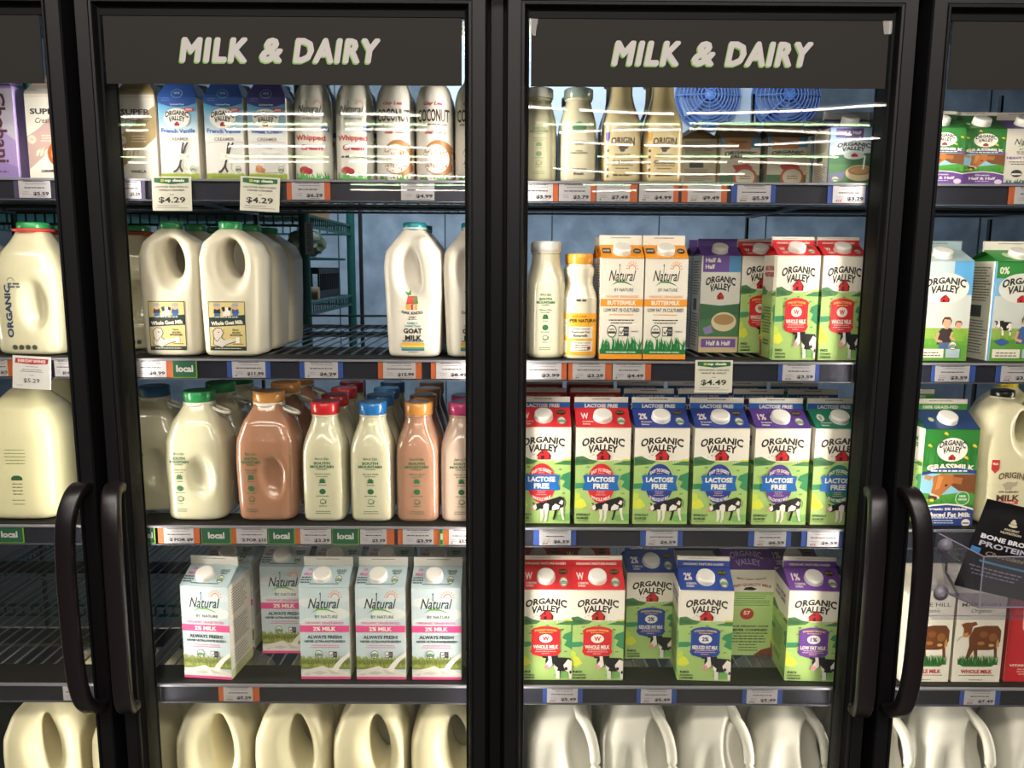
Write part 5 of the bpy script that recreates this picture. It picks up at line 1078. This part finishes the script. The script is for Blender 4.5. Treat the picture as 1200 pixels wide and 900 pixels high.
def hanging(sh, px, w, h, price, head, label, red=False, y=.066, top=.002, rot=0, lines=('', '')):
    z = ZS[sh]; cx = X(px, z-.03, y); W_ = w*1000; H_ = h*1000
    m = MB(); m.box((-w/2, 0, -h), (w/2, .0006, 0), mat('#dcd9cc' if not red else '#e2e0e0', .5)); m.box((-w/2+.004, .0006, -.012), (w/2-.004, .0030, -.002), CLR)
    it = []
    if red: it += [P([(-W_*.42, -4), (W_*.44, -4), (W_*.42, -12), (0, -13.5), (-W_*.44, -12)], '#b8242f'), T('EVERYDAY SAVINGS', 0, -8.2, W_*.72, 5, '#efe6e0', .5), TEXTROWS(0, -18, W_*.35, 1, 3, 1, '#8a8a8c', 300), TEXTROWS(0, -23, W_*.6, 2, 3.2, 1.1, '#6a6a70', 301), TEXTROWS(0, -32, W_*.12, 1, 3, 1, '#8a8a8c', 302), T(price, 0, -41, W_*.42, 8, '#44484e', .15), TEXTROWS(-W_*.3, -49, W_*.2, 1, 3, .8, '#8a8a8c', 303)]
    else:
        it += [P([(-W_*.44, -2.5), (W_*.44, -2.5), (W_*.44, -9.5), (0, -12.5), (-W_*.44, -9.5)], '#24683c'), T('co', -W_*.23, -6.6, 6, 4.4, '#c6d44a', .6), T('op deals', W_*.08, -6.8, W_*.5, 5.4, '#e9eedd', .5)]
        for q, l in enumerate(lines): it += [T(l, 0, -16.5-q*5, W_*(.84 if q == 0 else .66), 2.8, '#3a3a36', .1)]
        it += [TEXTROWS(0, -29, W_*.14, 1, 3, 1, '#5a5a56', 304), T(price, 0, -37.5, W_*.68, 10.5, '#1f1f1f', .35), TEXTROWS(-W_*.1, -46.5, W_*.7, 1, 3, .9, '#5a5a56', 305), R(-W_*.4, -49.6, W_*.4, -49.0, '#6a6a66')]
    print_on(m, it, lambda u, v, o: (u/1000, -o, v/1000), rough=.6)
    tag(m.build('hanging_price_tag', None, (cx, y, z+top), (math.radians(-3), rot, 0)), label, 'price tag', None)
price_tag(0, 22, 59, '$5.59', 'white $5.59 tag at the left edge under the rosy creamer', (('#5a5478'), 6), None, seed=401)
hanging(1, 39, .063, .0545, '$5.29', '', 'hanging white $5.29 tag with a red heading, at the left edge', red=True, rot=.05)
price_tag(1, -6, 9, '$4.19', 'orange ended tag at the left edge, left of the hanging red headed tag', None, (OR, 7), seed=404)
price_tag(1, 64, 84, '$6.49', 'white tag cut off by the left door frame beside the red headed tag', None, None, seed=405)
local_tag(2, -6, 28, 'green local sign at the photo\'s left edge')
price_tag(3, 74, 104, '$5.49', 'white tag peeking out beside the leftmost handle', None, None, seed=406)
price_tag(0, 142, 165, '$5.59', 'white $5.59 tag under the gold vanilla creamer', None, ('#4a4466', 5), seed=407)
hanging(0, 202, .063, .054, '$4.29', '', 'hanging $4.29 deal tag under the left vanilla creamer', lines=('LACTOSE FREE FRENCH', 'VANILLA CREAMER'))
hanging(0, 306, .063, .054, '$4.29', '', 'hanging $4.29 deal tag under the sweet cream creamer', rot=.05, lines=('LACTOSE FREE SWEET', 'CREAM CREAMER'))
price_tag(0, 342, 380, '$6.29', 'orange edged $6.29 tag under the whipped cream cans', (OR, 6), (OR, 7), seed=408)
price_tag(0, 470, 509, '$4.99', 'washed out pale tag under the coconut cans', None, None, seed=409)
price_tag(1, 158, 195, '$8.99', '$8.99 tag under the left goat milk jug, left of the local sign', None, (OR, 7), seed=410)
local_tag(1, 202, 231, 'green local sign under the left yellow-labelled goat milk jug')
price_tag(1, 272, 311, '$11.99', 'blue edged $11.99 tag under the right goat milk jug', (BL, 6), (BL, 6), 1, seed=411)
price_tag(1, 357, 396, '$6.29', 'blue edged $6.29 tag under the empty stretch of shelf', (BL, 6), (BL, 6), 1, seed=412)
price_tag(1, 449, 487, '$15.99', 'orange edged $15.99 tag under the teal capped jug', (OR, 6), (OR, 7), seed=413)
price_tag(1, 511, 549, '$8.49', 'orange edged tag next to the centre mullion on the goat milk shelf', (OR, 6), None, seed=414)
local_tag(2, 170, 182, 'sliver of a green local sign beside the left door frame on the bottle shelf', -1)
price_tag(2, 192, 227, '2 FOR $9', 'orange edged 2 FOR $9 tag under the large green capped bottle', (OR, 7), (OR, 7), seed=415)
local_tag(2, 236, 271, 'green local sign below the gap between green capped and chocolate bottles')
price_tag(2, 277, 313, '2 FOR $10', '2 FOR $10 tag under the large chocolate milk bottle', (OR, 6), None, seed=416)
local_tag(2, 314, 346, 'green local sign between the 2 FOR $10 and the first $3.39 tag')
price_tag(2, 352, 388, '$3.39', '$3.39 tag with orange left end under the red capped bottle', (OR, 6), None, seed=417)
local_tag(2, 389, 421, 'green local sign under the gap between red and blue capped bottles')
price_tag(2, 422, 453, '$3.39', '$3.39 tag with orange right end under the blue capped bottle', None, (OR, 9), seed=418)
price_tag(2, 472, 508, '$3.99', 'orange edged $3.99 tag under the orange capped quart', (OR, 6), (OR, 7), seed=419)
local_tag(2, 515, 520, 'narrow sliver of a green local sign near the centre mullion', 1)
price_tag(2, 526, 552, '$3.99', 'orange edged tag under the pink capped bottle', (OR, 6), None, 1, seed=420)
price_tag(3, 262, 296, '$5.29', 'lone orange edged $5.29 tag under the pink banded cartons', (OR, 6), (OR, 8), 4, seed=421)
price_tag(0, 612, 648, '$3.99', 'tag under the cream bottle beside the centre mullion, top shelf', None, (OR, 6), seed=422)
price_tag(0, 655, 692, '$3.79', '$3.79 tag under the round cream bottle with the emblem', None, (OR, 6), seed=423)
price_tag(0, 699, 738, '$7.49', '$7.49 tag under the half and half glass bottle', None, (OR, 9), 1, seed=424)
price_tag(0, 749, 789, '$4.99', '$4.99 tag under the yellow cream glass bottle', None, (OR, 6), 2, seed=425)
price_tag(0, 806, 845, '$9.49', 'orange edged $9.49 tag on the top shelf', (OR, 7), (OR, 7), 3, seed=426)
price_tag(0, 864, 903, '$5.59', 'blue edged $5.59 tag on the top shelf of the right signed door', (BL, 7), (BL, 6), 3, seed=427)
price_tag(0, 976, 1014, '$3.29', 'blue edged $3.29 tag under the front half and half carton', (BL, 6), (BL, 6), 3, seed=428)
price_tag(1, 616, 658, '$3.99', '$3.99 tag under the white capped bottle', None, (OR, 6), seed=429)
price_tag(1, 671, 709, '$3.29', '$3.29 tag under the yellow capped bottle', (OR, 5), (OR, 8), 2, seed=430)
price_tag(1, 718, 756, '$4.49', '$4.49 rail tag under the buttermilk cartons', None, (OR, 7), 1, seed=431)
hanging(1, 836, .062, .054, '$4.49', '', 'hanging $4.49 deal tag above the lactose free cartons', lines=('ORGANIC VALLEY', 'HALF & HALF'))
price_tag(1, 917, 955, '$3.59', 'blue edged $3.59 tag under the red topped quart cartons', (BL, 5), (BL, 5), 3, seed=432)
for p, n in ((632, 'beside the centre mullion'), (757, 'under the left blue topped carton'), (884, 'under the purple topped lactose free carton'), (946, 'beside the right frame')):
    price_tag(2, p, p+37, '$6.59', 'blue edged $6.59 tag '+n, (BL, 7), (BL, 6), 3, seed=433+p)
for p, n in ((641, 'under the red topped cartons'), (751, 'under the set back blue topped carton'), (875, 'under the turned round carton')):
    price_tag(3, p, p+36, '$5.49', 'blue edged $5.49 tag '+n, (BL, 5), (BL, 6), 3, seed=434+p)
price_tag(0, 1189, 1224, '$4.29', 'orange edged tag at the right edge, top shelf', (OR, 7), None, seed=436)
price_tag(1, 1096, 1136, '$3.59', 'blue edged $3.59 tag under the woman and child carton', (BL, 4), (BL, 7), 3, seed=437)
price_tag(1, 1173, 1212, '$3.59', 'blue edged $3.59 tag cut off at the right edge', (BL, 6), None, 3, seed=438)
price_tag(3, 1130, 1166, '$7.49', 'blue edged $7.49 tag under the brown cow cartons', (BL, 5), (BL, 6), 3, seed=439)

# ================================================================ BIN AND POUCH ON THE RIGHT EDGE DOOR
ACR = clear('acrylic', (.90, .89, .93), .045, .03, .6, .035)
e = empty('acrylic_bin', (.82, -.002, .98)); tag(e, 'clear acrylic bin stuck on the right edge door, holding the black pouch', 'bin')
L = lambda mb, n, p=e: mb.build(n, p, (-.82, .002, -.98))
bx0, bx1 = .742, .960; yb0, yb1 = -.012, -.082
b = MB()
def sheet(mb, q, t, m):
    """four corner sheet with thickness along its normal"""
    a = [Vector(p) for p in q]; n = (a[1]-a[0]).cross(a[3]-a[0]).normalized()*t
    v = [tuple(p) for p in a]+[tuple(p+n) for p in a]; mb.add(v, [(0, 1, 2, 3), (7, 6, 5, 4), (0, 4, 5, 1), (1, 5, 6, 2), (2, 6, 7, 3), (3, 7, 4, 0)], m)
sheet(b, [(.745, yb1, .985), (bx1, yb1, .985), (bx1, yb1, 1.066), (.745, yb1, 1.066)], .002, ACR)
sheet(b, [(.734, yb0, .978), (.745, yb1, .985), (.745, yb1, 1.066), (.713, yb0, 1.078)], .002, ACR)
sheet(b, [(bx1, yb1, .985), (bx1, yb0, .978), (bx1, yb0, 1.078), (bx1, yb1, 1.066)], .002, ACR)
sheet(b, [(.734, yb0, .978), (bx1, yb0, .978), (bx1, yb1, .985), (.745, yb1, .985)], .002, ACR)
L(b, 'bin_box')
EDG = mat('#8f8a9c', .25)  # pale opaque tone standing in for light caught along the clear edges
b = MB()
for p_, q_ in (((.745, yb1, 1.066), (bx1, yb1, 1.066)), ((.713, yb0, 1.078), (.745, yb1, 1.066)), ((.745, yb1, .985), (.745, yb1, 1.066)), ((.745, yb1, .985), (bx1, yb1, .985)), ((.734, yb0, .978), (.745, yb1, .985))): b.tube([p_, q_], .0011, EDG, 6)
L(b, 'edge_glint_strips')
b = MB(); sheet(b, [(.712, -.0045, .935), (.962, -.0045, .935), (.962, -.0045, 1.082), (.712, -.0045, 1.082)], .002, ACR); L(b, 'back_plate')
b = MB(); b.box((.712, -.016, .934), (.962, -.0046, .9365), ACR); L(b, 'bottom_lip')
for x_, z_ in ((.728, 1.055), (.728, .975)):
    b = MB(); b.lathe([(.011, -.001), (.013, 0), (.006, .003), (.004, .005)], mat('#a8a3b0', .3), 20)
    o = b.build('suction_cup', e, (x_-.82, -.0045+.002-.002, z_-.98), (math.pi/2, 0, 0))
pw, ph = .150, .148; b = MB(); N = 16; V = []; F = []
for s in (-1, 1):
    for i in range(N+1):
        for j in range(N+1):
            u, v = i/N, j/N; puff = .012*(math.sin(math.pi*u)**.5)*(math.sin(math.pi*min(1, v*1.08))**.6 if v*1.08 < 1 else 0); V.append(((u-.5)*pw, s*(puff+.0006), v*ph))
n = (N+1)**2
for i in range(N):
    for j in range(N):
        a = i*(N+1)+j; F.append((a, a+N+1, a+N+2, a+1)); F.append((n+a, n+a+1, n+a+N+2, n+a+N+1))
b.add(V, F, mat('#0c0c0f', .4), True); E_ = []
for i in range(N):
    for (p, q) in ((i, i+1), (N*(N+1)+i, N*(N+1)+i+1), (i*(N+1), (i+1)*(N+1)), (i*(N+1)+N, (i+1)*(N+1)+N)): E_.append((p, q, n+q, n+p))
b.add(V, E_, mat('#0c0c0f', .4))
bv = b.bvh()
art = [E(0, 117, 7, 3, '#c9bfa0', 12), E(0, 121, 5, 2.6, '#c9bfa0', 12), E(0, 124.4, 3, 1.9, '#c9bfa0', 10), R(-6, 118.6, 6, 119.1, '#151419'), T('ANCIENT', 0, 109.5, 24, 3.6, '#b9ae94', .25), T('NUTRITION', 0, 104, 32, 3.6, '#b9ae94', .25), T('BONE BROTH', 2, 91, 84, 7.6, '#dcdae0', .5), T('PROTEIN', -2, 79.5, 74, 8.6, '#b9b6c0', .4), R(-58, 62, -34, 71, '#3f7ab8'), T('Chocolate', 4, 66, 60, 7, '#9a8468', .2, .3), R(-30, 50, 50, 53.5, '#4f93b8'), TEXTROWS(0, 40, 90, 3, 6, 2.4, '#8a8494', 501)]
print_on(b, XF(art, 1, 1, -27, 0), ray_proj(bv), maxlen=12, base=.0004, step=.00005, smooth=True)
PB = at(1118, 694, -.046); PB = (float(PB[0])-.001+pw/2*math.cos(math.radians(13)), 0, float(PB[2])-pw/2*math.sin(math.radians(13))+.012)
tag(b.build('food_pouch', None, (PB[0], -.046, PB[2]), (math.radians(4), math.radians(13), 0)), 'black bone broth pouch with white lettering standing tilted in the clear bin', 'pouch')

# ================================================================ WALK-IN ROOM BEHIND THE SHELVES
GR = mat('#1f5a54', .45)
e = empty('wire_shelving_unit', (-.9, 1.75, 0)); tag(e, 'green wire shelving unit behind the cooler seen through the shelf gap', 'shelving unit')
sx0, sx1, sy0, sy1 = -1.90, -.632, 1.32, 2.06
def stock_rack(x0, x1, y0, y1, zs):
    for x in (x0, x1):
        for y in (y0, y1): MB().lathe([(.017, 0), (.017, 2.25)], GR, 14, (x+.9, y-1.75, 0)).build('post', e)
    for z in zs:
        m = MB(); 
        for y in (y0, y1):
            for dz in (0, -.035): m.box((x0, y-.004, z+dz-.004), (x1, y+.004, z+dz+.004), GR)
            k = x0
            while k < x1: m.box((k, y-.002, z-.035), (k+.005, y+.002, z), GR); k += .03
        for x in (x0, x1):
            for dz in (0, -.035): m.box((x-.004, y0, z+dz-.004), (x+.004, y1, z+dz+.004), GR)
            k = y0
            while k < y1: m.box((x-.002, k, z-.035), (x+.002, k+.005, z), GR); k += .03
        k = x0
        while k < x1: m.box((k-.0015, y0, z+.001), (k+.0015, y1, z+.004), GR); k += .028
        m.build('wire_shelf', e, (.9, -1.75, 0) if False else (.9, -1.75, 0))
stock_rack(sx0, sx1, sy0, sy1, [.35, .85, 1.372, 1.655])
P0 = at(362, 300, 1.32)
m = MB(); m.box((-.013, 0, 0), (.013, .001, .10), mat('#d9dce0', .5)); print_on(m, [TEXTROWS(0, 90, 14, 14, 6, 2, '#3a3a3a', 520)], lambda u, v, o: (u/1000, -o, v/1000))
tag(m.build('paper_label', None, (-.612, 1.300, 1.53)), 'narrow white paper label on the green rack post', 'label')
def crate(x, y, z, w, d, h, c, label, slots=True, cat='crate'):
    m = MB(); M1 = mat(c, .55); t = .008
    m.box((x-w/2, y, z), (x+w/2, y+d, z+t), M1)
    for (a, b_) in (((x-w/2, y), (x+w/2, y+t)), ((x-w/2, y+d-t), (x+w/2, y+d)), ((x-w/2, y+t), (x-w/2+t, y+d-t)), ((x+w/2-t, y+t), (x+w/2, y+d-t))):
        if slots:
            m.box((a[0], a[1], z+t), (b_[0], b_[1], z+h*.25), M1); m.box((a[0], a[1], z+h*.8), (b_[0], b_[1], z+h), M1)
            L_ = max(b_[0]-a[0], b_[1]-a[1]); n_ = int(L_/.025)
            for k in range(n_+1):
                s = k*(L_-.006)/n_
                if b_[0]-a[0] > b_[1]-a[1]: m.box((a[0]+s, a[1], z+h*.25), (a[0]+s+.006, b_[1], z+h*.8), M1)
                else: m.box((a[0], a[1]+s, z+h*.25), (b_[0], a[1]+s+.006, z+h*.8), M1)
        else: m.box((a[0], a[1], z+t), (b_[0], b_[1], z+h), M1)
    return tag(m.build('storage_crate'), label, cat)
def box(x, y, z, w, d, h, c, label):
    m = MB(); m.box((x-w/2, y, z), (x+w/2, y+d, z+h), mat(c, .8, bump=.05)); m.box((x-.02, y-.0005, z), (x+.02, y+d+.0005, z+h+.0006), mat('#a88f6c', .4)); m.box((x-w*.35, y-.001, z+h*.3), (x+w*.05, y-.0004, z+h*.6), mat('#d6d2c8'))
    return tag(m.build('cardboard_box'), label, 'box')
crate(-.78, 1.66, 1.3765, .22, .34, .11, '#26282c', 'black slotted crate on the green rack behind the orange tub')
crate(-1.08, 1.45, 1.3765, .30, .45, .12, '#26282c', 'black slotted crate further left on the green rack')
box(-1.0, 1.45, 1.6595, .38, .4, .2, '#9a7a54', 'brown cardboard box on the rack\'s upper shelf')
box(-.74, 1.55, 1.6595, .14, .3, .16, '#b58a5c', 'small tan box on the rack\'s upper shelf')
box(-1.42, 1.45, 1.3765, .38, .4, .12, '#8a92a0', 'grey blue carton box on the rack, half hidden by the goat milk')
m = MB(); m.lathe([(.052, 0), (.060, .040), (.063, .042), (.063, .047), (.058, .047)], mat('#d96a34', .4), 36)
tag(m.build('plastic_tub', None, (-.705, 1.400, 1.3765)), 'orange plastic tub on the green rack in the gap', 'tub')
m = MB(); m.lathe([(.022, 0), (.022, .15)], mat('#b59a78', .8), 24)
tag(m.build('cardboard_tube', None, (-.520, 1.405, 1.322), (0, math.pi/2, 0)) if False else m.build('cardboard_tube', None, (-.80, 1.56, 1.399), (0, math.pi/2, .05)), 'brown cardboard tube lying beside the orange tub', 'tube')
rr = random.Random(5)
m = MB(); bm = bmesh.new(); bmesh.ops.create_icosphere(bm, subdivisions=3, radius=.05)
for v in bm.verts: v.co *= 1+.22*rr.uniform(-1, 1); v.co.z = v.co.z*.8+.045
for v in bm.verts: v.co.z = max(v.co.z, .001)
m.frombm(bm, mat('#c9b49a', .7)); bm.free()
tag(m.build('crumpled_bag', None, (-.85, 1.46, 1.3768)), 'crumpled pale paper bag behind the orange tub', 'bag')
# bagged produce on a middle shelf: leafy bags
for i in range(4):
    bm = bmesh.new(); bmesh.ops.create_icosphere(bm, subdivisions=3, radius=.068); q = random.Random(40+i); m = MB()
    for v in bm.verts: v.co = Vector((v.co.x*1.0, v.co.y*1.2, v.co.z*.7))*(1+.14*q.uniform(-1, 1)); v.co.z += .047
    for v in bm.verts: v.co.z = max(v.co.z, .001)
    m.frombm(bm, mat(['#7f8f74', '#9aa090', '#6f8266', '#a5a598'][i], .3), False); bm.free()
    tag(m.build('produce_bag', None, (-.715-.155*i, 1.66, 1.5245)), 'plastic bag of pale greens lying on the rack, %s from the right' % ['first', 'second', 'third', 'fourth'][i], 'bag', 'bags of greens on the rack')
m = MB()
for y in (sy0+.02, sy1-.02): m.box((sx0+.02, y-.004, 1.515), (sx1-.02, y+.004, 1.523), GR)
k = sx0+.03
while k < sx1-.02: m.box((k-.0015, sy0+.02, 1.521), (k+.0015, sy1-.02, 1.524), GR); k += .028
m.build('wire_shelf', e, (.9, -1.75, 0))
# evaporator with two fan guards, upper right
e = empty('evaporator', (.55, 2.62, 1.93)); tag(e, 'white ceiling cooling unit with blue round fan guards above the top shelf', 'cooling unit')
EW = mat('#c3ccd6', .45); m = MB(); m.box((-.95, 0, .17), (.62, .42, .62), EW, .01); m.build('housing', e)
MB().box((-.93, .05, .62), (-.90, .35, .77), EW).build('hanger', e); MB().box((.56, .05, .62), (.59, .35, .77), EW).build('hanger', e)
BLU = mat('#5f7fc0', .35)
for cx_, cz_ in ((.0, .385), (.0, .385)):
    pass
def fan_guard(x, z, r):
    m = MB(); 
    for i in range(9):
        rad = r*(.16+.84*i/8); dep = -.05*(1-(rad/r)**2)-.02; m.tube([(x+rad*math.cos(a), dep, z+rad*math.sin(a)) for a in np.linspace(0, 2*math.pi, 40, endpoint=False)], .0032, BLU, 6, True)
    for k in range(8):
        a = k*math.pi/4; m.tube([(x+r*t*math.cos(a), -.02-.05*(1-t*t), z+r*t*math.sin(a)) for t in (.1, .4, .7, 1)], .0035, BLU, 6)
    m.lathe([(r*.16, 0), (r*.16, .006)], BLU, 20, (0, 0, 0)) if False else None
    g_ = m.build('fan_guard', e)
    d = MB(); V = [(x, -.066, z)]+[(x+r*.17*math.cos(a), -.064, z+r*.17*math.sin(a)) for a in np.linspace(0, 2*math.pi, 20, endpoint=False)]
    d.add(V, [(0, 1+k, 1+(k+1) % 20) for k in range(20)], BLU); 
    h = []; 
    for k in range(40):
        a = 2*math.pi*k/40; h.append((x+r*1.0*math.cos(a), z+r*1.0*math.sin(a)))
    d.prism(h, -.016, -.004, mat('#44629c', .5)); d.build('fan_shroud', g_)
    f = MB()
    for k in range(4):
        a = k*math.pi/2+.3; ca, sa = math.cos(a), math.sin(a); q = []
        for t, w_, tw in ((.15, .03, .012), (.5, .055, .010), (.88, .06, .006)):
            q += [(x+r*t*ca-w_*sa, -.030-tw, z+r*t*sa+w_*ca), (x+r*t*ca+w_*sa, -.030+tw, z+r*t*sa-w_*ca)]
        f.add(q, [(0, 1, 3, 2), (2, 3, 5, 4)], mat('#5f6f8f', .4))
    f.build('fan_blade', g_)
FZ = 2.62
for px in (830, 922):
    p = at(px, 112, FZ-.03); fan_guard(p[0]-.55, p[2]-1.93, .150 if px < 900 else .158)
box(.95, 1.5, 0, .5, .4, .35, '#8f7450', 'brown box low on the walk-in floor behind the right shelves')
# strip of clear curtain / dark post on the back wall
tag(MB().box((-.655, 2.35, 0), (-.640, 2.37, 2.7), mat('#15181c')).build('conduit_pole'), 'thin black upright pole behind the empty shelf gap', 'pole')

# ================================================================ STORE CEILING LAMPS (seen only as streaks in the glass)
TB = emit('tube_white', (1, .96, .90), TUBE_L)
def strip(y, x0, x1, z=2.90, i=0):
    e = empty('ceiling_light', ((x0+x1)/2, y, z)); tag(e, 'long fluorescent strip lamp in the store ceiling, reflected as a streak in the glass', 'ceiling light', 'strip lamps in the store ceiling')
    hw = (x1-x0)/2; MB().box((-hw, -.05, .02), (hw, .05, .06), mat('#bfbdb8')).build('fixture', e)
    t = MB(); R_ = [[(s, .011*math.cos(q), .011*math.sin(q)) for q in np.linspace(0, 2*math.pi, 12, endpoint=False)] for s in (-hw+.02, hw-.02)]
    t.loft(R_, TB); t.build('tube', e)
    for s in (-.5, .5): MB().box((s*hw-.004, -.004, .06), (s*hw+.004, .004, 3.0-z), mat('#77757a')).build('hanger', e)
def refl(px, py, z=2.90):
    P3 = at(px, py, 0.016); d = P3-CAM; d[1] = -d[1]; t = (z-P3[2])/d[2]; q = P3+d*t; return q
ROWS = []
for py, segs in ((134, [(125, 166), (258, 384), (402, 505), (632, 697), (704, 800), (806, 1030)]), (172, [(128, 166), (262, 385), (408, 522), (697, 760), (766, 860), (870, 990)]), (205, [(128, 150), (410, 480), (488, 560), (680, 740), (748, 865)])):
    for a, b_ in segs:
        p, q = refl(a, py), refl(b_, py); ROWS.append((p, q)); strip(float((p[1]+q[1])/2), float(min(p[0], q[0])), float(max(p[0], q[0])))
for o in list(S.objects):
    if o.parent is None and o.type in ('EMPTY', 'MESH') and 'label' not in o and 'kind' not in o: print('UNTAGGED', o.name)
bpy.context.view_layer.update()

for o in S.objects:
    if o.parent is None and 'label' in o and not 4 <= len(o['label'].split()) <= 16: print('LONG', len(o['label'].split()), o['label'])
_l = {}
for o in S.objects:
    if o.parent is None and 'label' in o: _l.setdefault(o['label'], []).append(o.name)
for k, v in _l.items():
    if len(v) > 1: print('DUP', k, v)
